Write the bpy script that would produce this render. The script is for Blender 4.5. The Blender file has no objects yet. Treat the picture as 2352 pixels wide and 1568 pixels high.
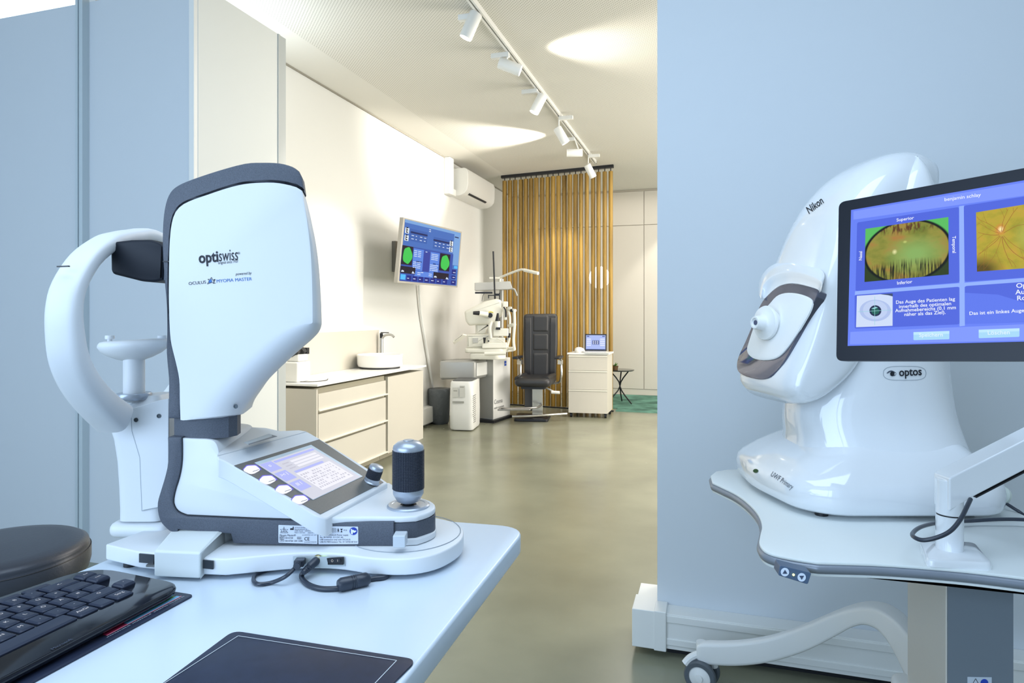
import bpy, bmesh, math, random
from mathutils import Vector, Matrix
from mathutils.bvhtree import BVHTree
random.seed(4)
SC = bpy.context.scene
COL = SC.collection
# ---------------------------------------------------------------- camera, world, light, exposure
F, CX, CY, HC = 1484.0, 1176.0, 722.0, 1.2
AN = math.radians(17.15)
RT = Vector((math.cos(AN), math.sin(AN), 0)); FW = Vector((-math.sin(AN), math.cos(AN), 0)); UP = Vector((0, 0, 1))
CAM = Vector((0, 0, HC))
cd = bpy.data.cameras.new('camera'); cam = bpy.data.objects.new('camera', cd); COL.objects.link(cam)
cam.location = CAM; cam.rotation_euler = (math.pi / 2, 0, AN)
cd.sensor_width = 36; cd.lens = 36 * F / 2352; cd.shift_y = -(784 - CY) / 2352; cd.clip_start = .02
SC.camera = cam
SC.view_settings.view_transform = 'Standard'; SC.view_settings.look = 'None'
SC.view_settings.exposure = 0.0; SC.view_settings.gamma = 1.0; SC.view_settings.use_curve_mapping = False
SC.cycles.use_denoising = True; SC.cycles.max_bounces = 7; SC.cycles.diffuse_bounces = 4; SC.cycles.glossy_bounces = 4
SC.cycles.transmission_bounces = 4; SC.cycles.sample_clamp_indirect = 6; SC.cycles.caustics_reflective = False
SC.cycles.caustics_refractive = False; SC.cycles.use_adaptive_sampling = True; SC.cycles.adaptive_threshold = 0.02
w = bpy.data.worlds.new('world'); SC.world = w; w.use_nodes = True
w.node_tree.nodes['Background'].inputs[0].default_value = (.56, .75, 1.0, 1); w.node_tree.nodes['Background'].inputs[1].default_value = 1.0

def area(name, loc, to, sx, sy, power, col):
    l = bpy.data.lights.new(name, 'AREA'); l.shape = 'RECTANGLE'; l.size = sx; l.size_y = sy; l.energy = power; l.color = col
    o = bpy.data.objects.new(name, l); COL.objects.link(o); o.location = loc
    o.rotation_euler = (Vector(to) - Vector(loc)).to_track_quat('-Z', 'Y').to_euler(); return o
area('window_daylight', (-1.9, -2.2, 1.7), (-1.0, 2.4, 1.3), 4.2, 2.3, 120, (.585, .765, 1.0))
area('near_room_fill', (-.1, .5, 2.98), (-.1, .5, 0), 2.4, 1.6, 42, (.66, .81, 1.0))  # added fill from above, no fixture there: lifts desk and table tops
area('hall_side_fill', (2.6, 6.0, 1.6), (-3, 6.0, 1.3), 3.0, 2.2, 200, (1.0, .95, .89))  # added warm fill from the unseen right side of the hall
area('hall_top_fill', (-.2, 5.6, 3.0), (-.2, 5.6, 0), 1.5, 4.0, 88, (1.0, .94, .87))  # added soft fill below the hall ceiling, not a fitting
area('partition_up_fill', (-3.6, 3.1, 2.5), (-3.6, 3.3, 3.05), 2.2, .3, 30, (.75, .88, 1.0))  # added uplight hidden behind the partition, whitens the ceiling above it
area('far_room_fill', (-.6, 9.0, 2.98), (-.6, 9.0, 0), 2.5, .8, 9, (1.0, .94, .86))  # unseen fill added for the space beyond the screen

# ---------------------------------------------------------------- geometry helpers
def W(lat, D, z): return RT * lat + FW * D + UP * z
def ray(px, py): return RT * ((px - CX) / F) + FW + UP * ((CY - py) / F)
def at(px, py, D): return CAM + ray(px, py) * D
def onz(px, py, z):
    r = ray(px, py); return CAM + r * ((z - HC) / r.z)
def onx(px, py, x): r = ray(px, py); return CAM + r * (x / r.x)
def ony(px, py, y): r = ray(px, py); return CAM + r * (y / r.y)
class PL:
    def __init__(s, p0, n):
        s.p = Vector(p0); s.n = Vector(n).normalized()
        if s.n.dot(CAM - s.p) < 0: s.n = -s.n
    @classmethod
    def tri(c, a, b, d): return c(a, (b - a).cross(d - a))
    def pt(s, px, py, off=0.0):
        r = ray(px, py); t = (s.p + s.n * off - CAM).dot(s.n) / r.dot(s.n); return CAM + r * t

def s2l(c): return tuple(((v / 12.92) if v <= .04045 else ((v + .055) / 1.055) ** 2.4) for v in c)
MATS = {}
def mat(name, rgb, rough=.5, metal=0, spec=.5, coat=0, emis=None, es=0, noise=None, bump=None, alpha=None, trans=0):
    if name in MATS: return MATS[name]
    m = bpy.data.materials.new(name); m.use_nodes = True; nt = m.node_tree; b = nt.nodes['Principled BSDF']
    c = s2l([v / 255 for v in rgb]) + (1,)
    b.inputs['Base Color'].default_value = c; b.inputs['Roughness'].default_value = rough; b.inputs['Metallic'].default_value = metal
    b.inputs['Specular IOR Level'].default_value = spec; b.inputs['Coat Weight'].default_value = coat; b.inputs['Coat Roughness'].default_value = .05
    if trans: b.inputs['Transmission Weight'].default_value = trans
    if emis: b.inputs['Emission Color'].default_value = s2l([v / 255 for v in emis]) + (1,); b.inputs['Emission Strength'].default_value = es
    if noise or bump:
        tc = nt.nodes.new('ShaderNodeTexCoord')
        if noise:   # (scale, amount, detail)
            n = nt.nodes.new('ShaderNodeTexNoise'); n.inputs['Scale'].default_value = noise[0]; n.inputs['Detail'].default_value = noise[2]
            nt.links.new(tc.outputs['Object'], n.inputs['Vector'])
            r = nt.nodes.new('ShaderNodeValToRGB'); k = noise[1]
            r.color_ramp.elements[0].position = .3; r.color_ramp.elements[1].position = .7
            r.color_ramp.elements[0].color = tuple(v * (1 - k) for v in c[:3]) + (1,); r.color_ramp.elements[1].color = tuple(min(1, v * (1 + k)) for v in c[:3]) + (1,)
            nt.links.new(n.outputs['Fac'], r.inputs[0]); nt.links.new(r.outputs[0], b.inputs['Base Color'])
        if bump:    # (scale, strength, distance)
            n2 = nt.nodes.new('ShaderNodeTexNoise'); n2.inputs['Scale'].default_value = bump[0]; n2.inputs['Detail'].default_value = 3
            nt.links.new(tc.outputs['Object'], n2.inputs['Vector'])
            bp = nt.nodes.new('ShaderNodeBump'); bp.inputs['Strength'].default_value = bump[1]; bp.inputs['Distance'].default_value = bump[2]
            nt.links.new(n2.outputs['Fac'], bp.inputs['Height']); nt.links.new(bp.outputs[0], b.inputs['Normal'])
    MATS[name] = m; return m
def glow(name, rgb, es=1.0): return mat(name, (8, 8, 10), .35, spec=.15, emis=rgb, es=es)

# ---------------------------------------------------------------- object helpers
ORG = {}
def obj(name, bm, m, parent=None, smooth=35, bevel=0, seg=3, at_=None):
    bmesh.ops.recalc_face_normals(bm, faces=bm.faces) if getattr(bm, 'fixn', True) is True else None
    me = bpy.data.meshes.new(name)
    if parent is not None: o0 = ORG[parent.name]
    elif at_ is not None: o0 = Vector(at_)
    else:
        xs = [v.co for v in bm.verts]
        o0 = Vector((sum(v.x for v in xs) / len(xs), sum(v.y for v in xs) / len(xs), min(v.z for v in xs)))
    bmesh.ops.translate(bm, verts=bm.verts, vec=-o0)
    bm.to_mesh(me); bm.free()
    ms = m if isinstance(m, (list, tuple)) else [m]
    for q in ms: me.materials.append(q)
    if smooth:
        me.shade_smooth(); me.set_sharp_from_angle(angle=math.radians(smooth))
    o = bpy.data.objects.new(name, me); COL.objects.link(o)
    if parent is not None: o.parent = parent
    else: o.location = o0
    ORG[o.name] = o0
    if bevel:
        b = o.modifiers.new('bevel', 'BEVEL'); b.width = bevel; b.segments = seg; b.limit_method = 'ANGLE'; b.angle_limit = math.radians(40); b.harden_normals = True
    return o
def thing(name, label, cat, loc, group=None):
    o = bpy.data.objects.new(name, None); COL.objects.link(o); o.location = loc; o.empty_display_size = .05
    o['label'] = label; o['category'] = cat
    if group: o['group'] = group
    ORG[o.name] = Vector(loc); return o
def tag(o, label, cat, group=None):
    o['label'] = label; o['category'] = cat
    if group: o['group'] = group
    return o
def struct(name, bm, m, label=None, **k):
    o = obj(name, bm, m, **k); o['kind'] = 'structure'
    if label: o['label'] = label
    return o
NB = bmesh.new
def box(bm, x0, y0, z0, x1, y1, z1):
    vs = [bm.verts.new(p) for p in ((x0,y0,z0),(x1,y0,z0),(x1,y1,z0),(x0,y1,z0),(x0,y0,z1),(x1,y0,z1),(x1,y1,z1),(x0,y1,z1))]
    for f in ((0,3,2,1),(4,5,6,7),(0,1,5,4),(1,2,6,5),(2,3,7,6),(3,0,4,7)): bm.faces.new([vs[i] for i in f])
    return bm
def rings(bm, rs, closed=True, caps=True, loop=False):
    vr = [[bm.verts.new(p) for p in r] for r in rs]; n = len(vr[0])
    for a, b in list(zip(vr, vr[1:])) + ([(vr[-1], vr[0])] if loop else []):
        for i in range(n if closed else n - 1):
            j = (i + 1) % n; bm.faces.new((a[i], a[j], b[j], b[i]))
    if caps and not loop: bm.faces.new(list(reversed(vr[0]))); bm.faces.new(vr[-1])
    return bm
def prism(bm, pts, vec):
    pts = [Vector(p) for p in pts]; return rings(bm, [pts, [p + Vector(vec) for p in pts]])
def quad(bm, pts): bm.faces.new([bm.verts.new(p) for p in pts]); return bm
def pbox(bm, P, ex, ey, ez):   # corner + 3 edge vectors
    P, ex, ey, ez = Vector(P), Vector(ex), Vector(ey), Vector(ez); return prism(bm, [P, P + ex, P + ex + ey, P + ey], ez)
def cbox(bm, px0, py0, px1, py1, D, dep):   # a box square to the room seen from the doorway: front face spanning these pixels at depth D
    a = at(px0, py1, D); b = at(px1, py1, D); c = at(px1, py0, D); d = at(px0, py0, D); return prism(bm, [a, b, c, d], FW * dep)
def rbox(bm, c, sx, sy, sz, rz=0, ry=0, rx=0):
    M = Matrix.Translation(Vector(c)) @ Matrix.Rotation(rz, 4, 'Z') @ Matrix.Rotation(ry, 4, 'Y') @ Matrix.Rotation(rx, 4, 'X')
    r = bmesh.ops.create_cube(bm, size=1, matrix=M @ Matrix.Diagonal((sx, sy, sz, 1))); return bm
def basis(d):
    d = Vector(d).normalized(); a = Vector((0, 0, 1)) if abs(d.z) < .9 else Vector((1, 0, 0))
    u = d.cross(a).normalized(); return u, u.cross(d).normalized()
def cyl(bm, a, b, r0, r1=None, n=24, caps=True):
    a, b = Vector(a), Vector(b); r1 = r0 if r1 is None else r1; u, v = basis(b - a)
    R = lambda c, r: [c + (u * math.cos(t) + v * math.sin(t)) * r for t in (2 * math.pi * i / n for i in range(n))]
    return rings(bm, [R(a, r0), R(b, r1)], caps=caps)
def lathe(bm, prof, c, ax=(0, 0, 1), n=32):
    c = Vector(c); ax = Vector(ax).normalized(); u, v = basis(ax)
    return rings(bm, [[c + ax * z + (u * math.cos(t) + v * math.sin(t)) * max(r, 1e-4) for t in (2 * math.pi * i / n for i in range(n))] for r, z in prof])
def cr(pts, n=6, closed=False):   # Catmull-Rom through tuples/Vectors of any length
    P = [tuple(p) for p in pts]; out = []; N = len(P); segs = N if closed else N - 1
    for i in range(segs):
        g = (lambda k: P[k % N]) if closed else (lambda k: P[min(max(k, 0), N - 1)])
        a, b, c, d = g(i - 1), g(i), g(i + 1), g(i + 2)
        for j in range(n):
            t = j / n
            out.append(tuple(.5 * (2*q + (r - p)*t + (2*p - 5*q + 4*r - s)*t*t + (3*q - p - 3*r + s)*t**3) for p, q, r, s in zip(a, b, c, d)))
    if not closed: out.append(P[-1])
    return out
def tube(bm, pts, r, n=12, smooth=6, rf=None):
    P = [Vector(p) for p in (cr(pts, smooth) if smooth else pts)]
    rs = []; u = None
    for i, p in enumerate(P):
        d = (P[min(i + 1, len(P) - 1)] - P[max(i - 1, 0)]).normalized()
        u = basis(d)[0] if u is None else (u - d * u.dot(d)).normalized(); v = d.cross(u)
        rr = rf(i / (len(P) - 1)) if rf else r
        rs.append([p + (u * math.cos(t) + v * math.sin(t)) * rr for t in (2 * math.pi * k / n for k in range(n))])
    return rings(bm, rs)
def rnd(pts, r, n=5):   # round the corners of a polygon (2D or 3D); r a number or a list
    P = [Vector(p) for p in pts]; N = len(P); out = []
    for i, p in enumerate(P):
        rr = r[i] if isinstance(r, (list, tuple)) else r
        a, b = P[i - 1] - p, P[(i + 1) % N] - p
        k = min(rr, a.length * .49, b.length * .49)
        if k <= 0: out.append(p); continue
        A, B = p + a.normalized() * k, p + b.normalized() * k
        for j in range(n + 1):
            t = j / n; out.append(A * (1 - t) ** 2 + p * 2 * t * (1 - t) + B * t * t)
    return out
def inset(pts, d):   # 2D polygon moved inwards by d
    P = [Vector(p) for p in pts]; N = len(P)
    ar = sum(P[i].x * P[(i + 1) % N].y - P[(i + 1) % N].x * P[i].y for i in range(N)); s = 1 if ar > 0 else -1
    out = []
    for i, p in enumerate(P):
        e = (P[(i + 1) % N] - P[i - 1]); nrm = Vector((-e.y, e.x)); nrm = nrm.normalized() if nrm.length > 1e-9 else Vector((0, 0))
        out.append(p + nrm * d * s)
    return out
def profile(bm, px, D0, D1, r=.006, n=4):   # outline traced at depth D0 -> a real solid from D0 to D1 with rounded rims
    P = [Vector(((x - CX) / F * D0, HC + (CY - y) / F * D0)) for x, y in px]
    rs = []
    for k in range(n + 1):
        t = k / n * math.pi / 2; rs.append((inset(P, r * (1 - math.sin(t))), D0 + r * (1 - math.cos(t))))
    for k in range(n + 1):
        t = (n - k) / n * math.pi / 2; rs.append((inset(P, r * (1 - math.sin(t))), D1 - r * (1 - math.cos(t))))
    return rings(bm, [[W(q.x, d, q.y) for q in pp] for pp, d in rs])
def plan(bm, px, z0, z1, r=0, zr=None, n=3):   # outline traced on the horizontal plane z1 (or zr) -> slab z0..z1 with rounded rims
    P = [onz(x, y, z1 if zr is None else zr) for x, y in px]; return slab(bm, P, z0, z1, r, n)
def slab(bm, P, z0, z1, r=0, n=3):
    P = [Vector((p[0], p[1])) for p in P]; rs = []
    if r <= 0: rs = [(P, z0), (P, z1)]
    else:
        for k in range(n + 1):
            t = k / n * math.pi / 2; rs.append((inset(P, r * (1 - math.sin(t))), z0 + r * (1 - math.cos(t))))
        for k in range(n + 1):
            t = (n - k) / n * math.pi / 2; rs.append((inset(P, r * (1 - math.sin(t))), z1 - r * (1 - math.cos(t))))
    return rings(bm, [[Vector((q.x, q.y, z)) for q in pp] for pp, z in rs])
TXT = {}
def glyphs(s, shear=0, off=0.0, sp=1.0):
    k = (s, shear, off, sp)
    if k not in TXT:
        c = bpy.data.curves.new('t', 'FONT'); c.body = s; c.size = 1; c.shear = shear; c.offset = off; c.space_character = sp; c.resolution_u = 3
        o = bpy.data.objects.new('t', c); me = bpy.data.meshes.new_from_object(o)
        V = [tuple(v.co) for v in me.vertices]; Fc = [tuple(p.vertices) for p in me.polygons]
        bpy.data.objects.remove(o); bpy.data.curves.remove(c); bpy.data.meshes.remove(me); TXT[k] = (V, Fc)
    return TXT[k]
def text(bm, s, A, B, up, h=None, align='fit', **k):
    """text from A towards B (3D points, baseline); fit = the width spans A..B, else left/centre at A with cap size h"""
    V, Fc = glyphs(s, **k)
    if not V: return bm
    A, B = Vector(A), Vector(B); ex = (B - A).normalized(); up = Vector(up); ey = (up - ex * up.dot(ex)).normalized()
    x0 = min(v[0] for v in V); x1 = max(v[0] for v in V)
    if align == 'fit': sx = (B - A).length / (x1 - x0); sy = h if h else sx; ox = x0
    else: sx = sy = h; ox = x0 if align == 'left' else (x0 + x1) / 2 if align == 'center' else x1
    vs = [bm.verts.new(A + ex * (v[0] - ox) * sx + ey * v[1] * sy) for v in V]
    for f in Fc:
        try: bm.faces.new([vs[i] for i in f])
        except ValueError: pass
    return bm
class FlatBM:   # marks on a plane: pixel-traced, each layer a hair above the last
    pass
def decal(o, bm, off=.0006):   # settle flat marks onto the surface of an object along the line of sight
    bpy.context.view_layer.update()
    t = BVHTree.FromObject(o, bpy.context.evaluated_depsgraph_get()); M = o.matrix_world; Mi = M.inverted()
    for v in bm.verts:
        d = (v.co - CAM).normalized(); c0 = Mi @ CAM; d0 = (Mi.to_3x3() @ d).normalized()
        h = t.ray_cast(c0, d0)
        if h[0] is not None: v.co = M @ h[0] - d * off * 2.0
    return bm
def copy_tree(o, parent=None):
    c = o.copy(); COL.objects.link(c)
    if parent: c.parent = parent
    ORG[c.name] = ORG.get(o.name, Vector())
    for ch in list(o.children): copy_tree(ch, c)
    return c
# ================================================================ ROOM
H = 3.05; XL = -3.0; YB = 9.68; YW = 2.39; YP = 2.39; HP = 2.715
wall_m = mat('wall_paint', (226, 226, 222), .75, spec=.25)
room_m = mat('near_wall_paint', (205, 212, 218), .6, spec=.3)
white_m = mat('white_lacquer', (232, 232, 228), .35)
trim_m = mat('white_plastic_trim', (228, 230, 228), .4)
dark_m = mat('black_plastic', (22, 24, 30), .45)
metal_m = mat('brushed_steel', (190, 190, 188), .3, metal=1)
# floor: poured olive grey screed, glossy, mottled
fm = mat('poured_floor', (134, 135, 116), .28, spec=.5, noise=(1.6, .16, 6), bump=(.8, .04, .02))
nt = fm.node_tree
n3 = nt.nodes.new('ShaderNodeTexNoise'); n3.inputs['Scale'].default_value = 2.3; n3.inputs['Detail'].default_value = 6; n3.inputs['Roughness'].default_value = .6
mr = nt.nodes.new('ShaderNodeMapRange'); mr.inputs[3].default_value = .13; mr.inputs[4].default_value = .34
nt.links.new([n for n in nt.nodes if n.type == 'TEX_COORD'][0].outputs['Object'], n3.inputs['Vector']); nt.links.new(n3.outputs['Fac'], mr.inputs[0]); nt.links.new(mr.outputs[0], nt.nodes['Principled BSDF'].inputs['Roughness'])
bm = NB(); box(bm, -4.9, -2.4, -.05, 3.0, 9.9, 0); struct('floor', bm, fm, at_=(0, 0, 0))
# ceiling with fine acoustic perforation
cm = mat('perforated_ceiling', (226, 224, 216), .8, spec=.2); nt = cm.node_tree; L = nt.links
tc = nt.nodes.new('ShaderNodeTexCoord'); sp = nt.nodes.new('ShaderNodeSeparateXYZ'); L.new(tc.outputs['Object'], sp.inputs[0])
def mth(nt, op, a, b=None):
    n = nt.nodes.new('ShaderNodeMath'); n.operation = op
    for i, v in enumerate((a, b)):
        if v is None: continue
        if isinstance(v, (int, float)): n.inputs[i].default_value = v
        else: nt.links.new(v, n.inputs[i])
    return n.outputs[0]
k = 2 * math.pi / .024
sx_ = mth(nt, 'SINE', mth(nt, 'MULTIPLY', sp.outputs[0], k)); sy_ = mth(nt, 'SINE', mth(nt, 'MULTIPLY', sp.outputs[1], k))
hole = mth(nt, 'GREATER_THAN', mth(nt, 'MULTIPLY', sx_, sy_), .38)
msk = mth(nt, 'GREATER_THAN', sp.outputs[0], -2.62)
mx = nt.nodes.new('ShaderNodeMix'); mx.data_type = 'RGBA'; L.new(mth(nt, 'MULTIPLY', hole, msk), mx.inputs[0])
mx.inputs[6].default_value = s2l((.89, .88, .85)) + (1,); mx.inputs[7].default_value = s2l((.72, .71, .67)) + (1,)
L.new(mx.outputs[2], nt.nodes['Principled BSDF'].inputs['Base Color'])
bm = NB(); box(bm, -4.9, -2.4, H, 3.0, 9.9, H + .05); struct('ceiling', bm, cm, at_=(0, 0, 0))
bm = NB(); box(bm, XL - .1, 2.52, 0, XL, 9.9, H); struct('wall_left', bm, wall_m)
bm = NB(); box(bm, XL, YB + .25, 0, 3.0, YB + .35, H); struct('wall_back', bm, wall_m)
bm = NB(); box(bm, -.187, YW, 0, 3.0, YW + .16, H); struct('wall_right', bm, room_m)
bm = NB(); box(bm, 2.9, -2.4, 0, 3.0, 9.9, H); struct('wall_far_right', bm, wall_m)
bm = NB(); box(bm, -4.9, -2.4, 0, -4.8, YP, H); struct('wall_far_left', bm, room_m)
bm = NB(); box(bm, -4.9, -2.5, 0, 3.0, -2.4, .35); box(bm, -4.9, -2.5, 2.95, 3.0, -2.4, H); box(bm, -4.9, -2.5, .35, -3.6, -2.4, 2.95); box(bm, 1.3, -2.5, .35, 3.0, -2.4, 2.95)
struct('wall_behind', bm, room_m)
bm = NB()
for x in (-3.6, -2.0, -.4, 1.22): box(bm, x, -2.5, .35, x + .08, -2.38, 2.95)
box(bm, -3.6, -2.5, .35, 1.3, -2.38, .43); box(bm, -3.6, -2.5, 2.87, 1.3, -2.38, 2.95); struct('window_1', bm, trim_m)
# partition beside the doorway: blue-grey front panels, profile strip, white return towards the hall
xa = ony(441, 300, YP).x; xb = ony(205, 300, YP).x; xc = ony(181, 300, YP).x
bm = NB(); box(bm, -4.8, YP, 0, xa, YP + .12, HP); struct('wall_partition', bm, room_m)
bm = NB()
x0 = xc
for a, b_, d in ((0, .014, .012), (.014, .03, .03), (.03, .045, .015), (.045, xb - xc, .036)): box(bm, x0 + a, YP - d, .0, x0 + b_, YP, H - .3)
struct('trim_1', bm, mat('aluminium_profile', (196, 208, 214), .35, metal=.15))
xr = ony(455, 300, YP).x
bm = NB(); box(bm, xa - .0, YP - .02, 0, xr - .006, YP + .12, HP + .02); struct('trim_2', bm, white_m, bevel=.003)
xr2 = xr - .004
bm = NB(); box(bm, xr2 - .08, YP + .005, 0, xr2, 2.96, HP); struct('wall_return', bm, mat('return_panel', (226, 228, 224), .6))
bm = NB(); box(bm, xr2 - .085, 2.975, 0, xr2 + .0, 3.03, HP); box(bm, xr2 - .08, 2.96, 0, xr2 + .005, 2.975, HP)
struct('trim_3', bm, mat('grey_edge_profile', (186, 190, 188), .45))
bm = NB(); box(bm, XL, 2.96, 0, xr2 - .08, 3.02, HP); struct('wall_partition_rear', bm, wall_m)

# skirting ducts (cable trunking)
bm = NB(); box(bm, -.155, YW - .078, .035, 2.9, YW, .157); box(bm, -.155, YW - .082, .05, 2.9, YW - .07, .072); box(bm, -.155, YW - .082, .128, 2.9, YW - .07, .152)
b1 = struct('baseboard_right', bm, trim_m, bevel=.002)
bm = NB(); box(bm, -.268, YW - .086, .03, -.182, YW + .04, .163); box(bm, -.192, YW - .09, .028, -.15, YW, .166)
struct('baseboard_corner', bm, trim_m, bevel=.003)
bm = NB(); box(bm, -.262, YW + .03, .035, -.187, YW + .16, .157); struct('baseboard_hall_side', bm, trim_m, bevel=.002)
bm = NB(); box(bm, -.15, YW - .03, 0, 2.9, YW, .036); box(bm, -.22, YW, 0, -.187, YW + .16, .036); struct('baseboard_gap_shade', bm, dark_m)  # black strip stands in for the shade in the gap under the ducts
bm = NB(); box(bm, XL, 5.5, .03, XL + .1, 6.95, .2); box(bm, XL, 5.5, 0, XL + .05, 6.95, .03); struct('baseboard_left', bm, white_m, bevel=.004)
bm = NB(); box(bm, XL, 2.6, H - .012, XL + .012, 9.9, H); struct('trim_4', bm, mat('shadow_joint', (150, 146, 134), .8))

# ================================================================ BACK: cupboard wall, carpet, slatted screen
cab_m = mat('warm_white_door', (208, 203, 192), .5)
l = bpy.data.lights.new('downlight_beam', 'SPOT'); l.energy = 70; l.color = (1, .94, .84); l.spot_size = math.radians(62); l.spot_blend = .4; lo = bpy.data.objects.new('downlight_beam', l); COL.objects.link(lo); lo.location = (-.1, 8.75, 2.98); lo.rotation_euler = (Vector((-.35, 9.68, 1.5)) - lo.location).to_track_quat('-Z', 'Y').to_euler()
t = thing('built_in_cupboard', 'tall white built-in cupboard with flat handleless doors behind the slatted screen', 'cupboard', (-.5, YB, 0))
bm = NB(); box(bm, XL, YB + .02, .0, 2.8, YB + .22, H - .002); obj('carcass', bm, mat('cupboard_carcass', (188, 182, 168), .7), t)
zt = HC + (722 - 517) / F * 9.57
xd = [ony(x, 700, YB).x for x in (1305, 1372, 1414, 1479, 1546, 1612)]
xd = [-2.9, -2.3, -1.9] + [xd[1] , xd[3], xd[4], xd[5]]
xd = sorted(xd)
for i in range(len(xd) - 1):
    bm = NB(); box(bm, xd[i] + .004, YB, .1, xd[i + 1] - .004, YB + .022, zt - .004); obj('door', bm, cab_m, t, bevel=.002)
    bm = NB(); box(bm, xd[i] + .004, YB, zt + .004, xd[i + 1] - .004, YB + .022, H - .03); obj('top_panel', bm, cab_m, t, bevel=.002)
bm = NB(); box(bm, XL, YB + .01, .0, 2.8, YB + .03, .095); obj('plinth', bm, cab_m, t)
xs1_c = ony(1402, 500, 8.01).x + .06
cpm = mat('green_carpet', (98, 140, 126), .95, spec=.1, noise=(3.6, .6, 5), bump=(260, .6, .01))
bm = NB(); slab(bm, [Vector(p) for p in ((xs1_c, 8.03), (2.8, 8.03), (2.8, YB - .006), (-1.6, YB - .006), (-1.6, 8.25), (xs1_c, 8.25))], .0, .012); o = tag(obj('carpet', bm, cpm), 'mottled green carpet on the floor beyond the slatted wooden screen', 'carpet')

wm = mat('oak_slats', (184, 132, 50), .5); nt = wm.node_tree
tc = nt.nodes.new('ShaderNodeTexCoord'); mp = nt.nodes.new('ShaderNodeMapping'); mp.inputs['Scale'].default_value = (14, 14, 1.1)
no = nt.nodes.new('ShaderNodeTexNoise'); no.inputs['Scale'].default_value = 1.4; no.inputs['Detail'].default_value = 5
rp = nt.nodes.new('ShaderNodeValToRGB'); rp.color_ramp.elements[0].position = .3; rp.color_ramp.elements[1].position = .72
rp.color_ramp.elements[0].color = s2l((.46, .35, .12)) + (1,); rp.color_ramp.elements[1].color = s2l((.69, .55, .24)) + (1,)
nt.links.new(tc.outputs['Object'], mp.inputs[0]); nt.links.new(mp.outputs[0], no.inputs['Vector']); nt.links.new(no.outputs['Fac'], rp.inputs[0]); nt.links.new(rp.outputs[0], nt.nodes['Principled BSDF'].inputs['Base Color'])
YS = 8.01
xs0, xs1 = ony(1160, 500, YS + .19).x, ony(1402, 500, YS).x
t = thing('slatted_screen', 'floor-to-ceiling screen of round brown wooden poles behind the black examination chair', 'screen', ((xs0 + xs1) / 2, YS, 0))
SLX = lambda x: YS + .19 * (xs1 - x) / (xs1 - xs0)
for nm_, hw_, za, zb in (('ceiling_rail', .03, H - .035, H), ('floor_rail', .02, 0, .012)):
    bm = NB(); slab(bm, [Vector((x, SLX(x) + s_ * hw_)) for x, s_ in ((xs0 - .05, -1), (xs1 + .04, -1), (xs1 + .04, 1), (xs0 - .05, 1))], za, zb); obj(nm_, bm, dark_m, t)
NS = 20
for i in range(NS):
    x = xs0 + (xs1 - xs0) * i / (NS - 1) + random.uniform(-.004, .004); y = SLX(x) + random.uniform(-.012, .012)
    bm = NB(); cyl(bm, (x, y, .02), (x, y, H - .075), .0305 if i < 14 else .0265, n=20); p = obj('wooden_pole', bm, wm, t)
    bm = NB(); cyl(bm, (x, y, H - .08), (x, y, H - .03), .006, n=8); obj('hanger', bm, dark_m, p)

# glowing pendant beyond the screen
c = at(1377, 637, 9.05); t = thing('pendant_lamp', 'glowing white globe pendant seen in slices between the wooden poles', 'lamp', (c.x, c.y, c.z - .15))
bm = NB(); lathe(bm, [(.145 * math.sin(a), -.155 * math.cos(a)) for a in (math.pi * i / 16 for i in range(17))], c); obj('globe_shade', bm, glow('lamp_globe', (255, 250, 240), 3.0), t)
bm = NB(); cyl(bm, c + UP * .15, Vector((c.x, c.y, H)), .004, n=8); obj('cord', bm, dark_m, t)

# small side table on the carpet
c = onz(1424, 925, .012); c.z = .0; tp = at(1416, 849, (c - CAM).dot(FW)); t = thing('side_table', 'small dark round side table with splayed legs on the green carpet', 'table', (c.x, c.y, .012))
zt_ = tp.z
bm = NB(); lathe(bm, [(0, -.012), (.18, -.012), (.19, -.004), (.19, .004), (0, .004)], (c.x, c.y, zt_)); obj('table_top', bm, mat('dark_glass', (60, 62, 60), .15), t)
for k_ in range(3):
    a = math.radians(-30 + 120 * k_); d = Vector((math.cos(a), math.sin(a), 0))
    bm = NB(); tube(bm, [Vector((c.x, c.y, zt_ - .01)) + d * .14, Vector((c.x, c.y, zt_ * .52)), Vector((c.x, c.y, .018)) + d * .19], .009, n=8, smooth=4); obj('leg', bm, dark_m, t)
t2 = thing('potted_plant', 'tiny green plant in a brown pot on the small dark side table', 'plant', (c.x - .06, c.y - .04, zt_ + .004))
pc = Vector((c.x - .06, c.y - .04, zt_ + .004))
bm = NB(); lathe(bm, [(0, 0), (.035, 0), (.045, .05), (.04, .05), (.035, .04), (0, .04)], pc, n=20); obj('pot', bm, mat('brown_pot', (96, 74, 44), .7), t2)
bm = NB()
for i in range(26):
    a = random.uniform(0, 6.28); e = random.uniform(.2, 1.3); d = Vector((math.cos(a) * math.cos(e), math.sin(a) * math.cos(e), math.sin(e))); s_ = d.cross(UP).normalized() * .008
    p0 = pc + UP * .045; l_ = random.uniform(.03, .07); up_ = s_.cross(d).normalized() * .002
    rings(bm, [[p0 - s_ * .2, p0 + up_ * .3, p0 + s_ * .2], [p0 + d * l_ * .5 - s_, p0 + d * l_ * .5 + up_, p0 + d * l_ * .5 + s_], [p0 + d * l_ - s_ * .1, p0 + d * l_ + up_ * .2, p0 + d * l_ + s_ * .1]])
obj('leaves', bm, mat('leaf_green', (84, 128, 52), .6), t2)

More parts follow.
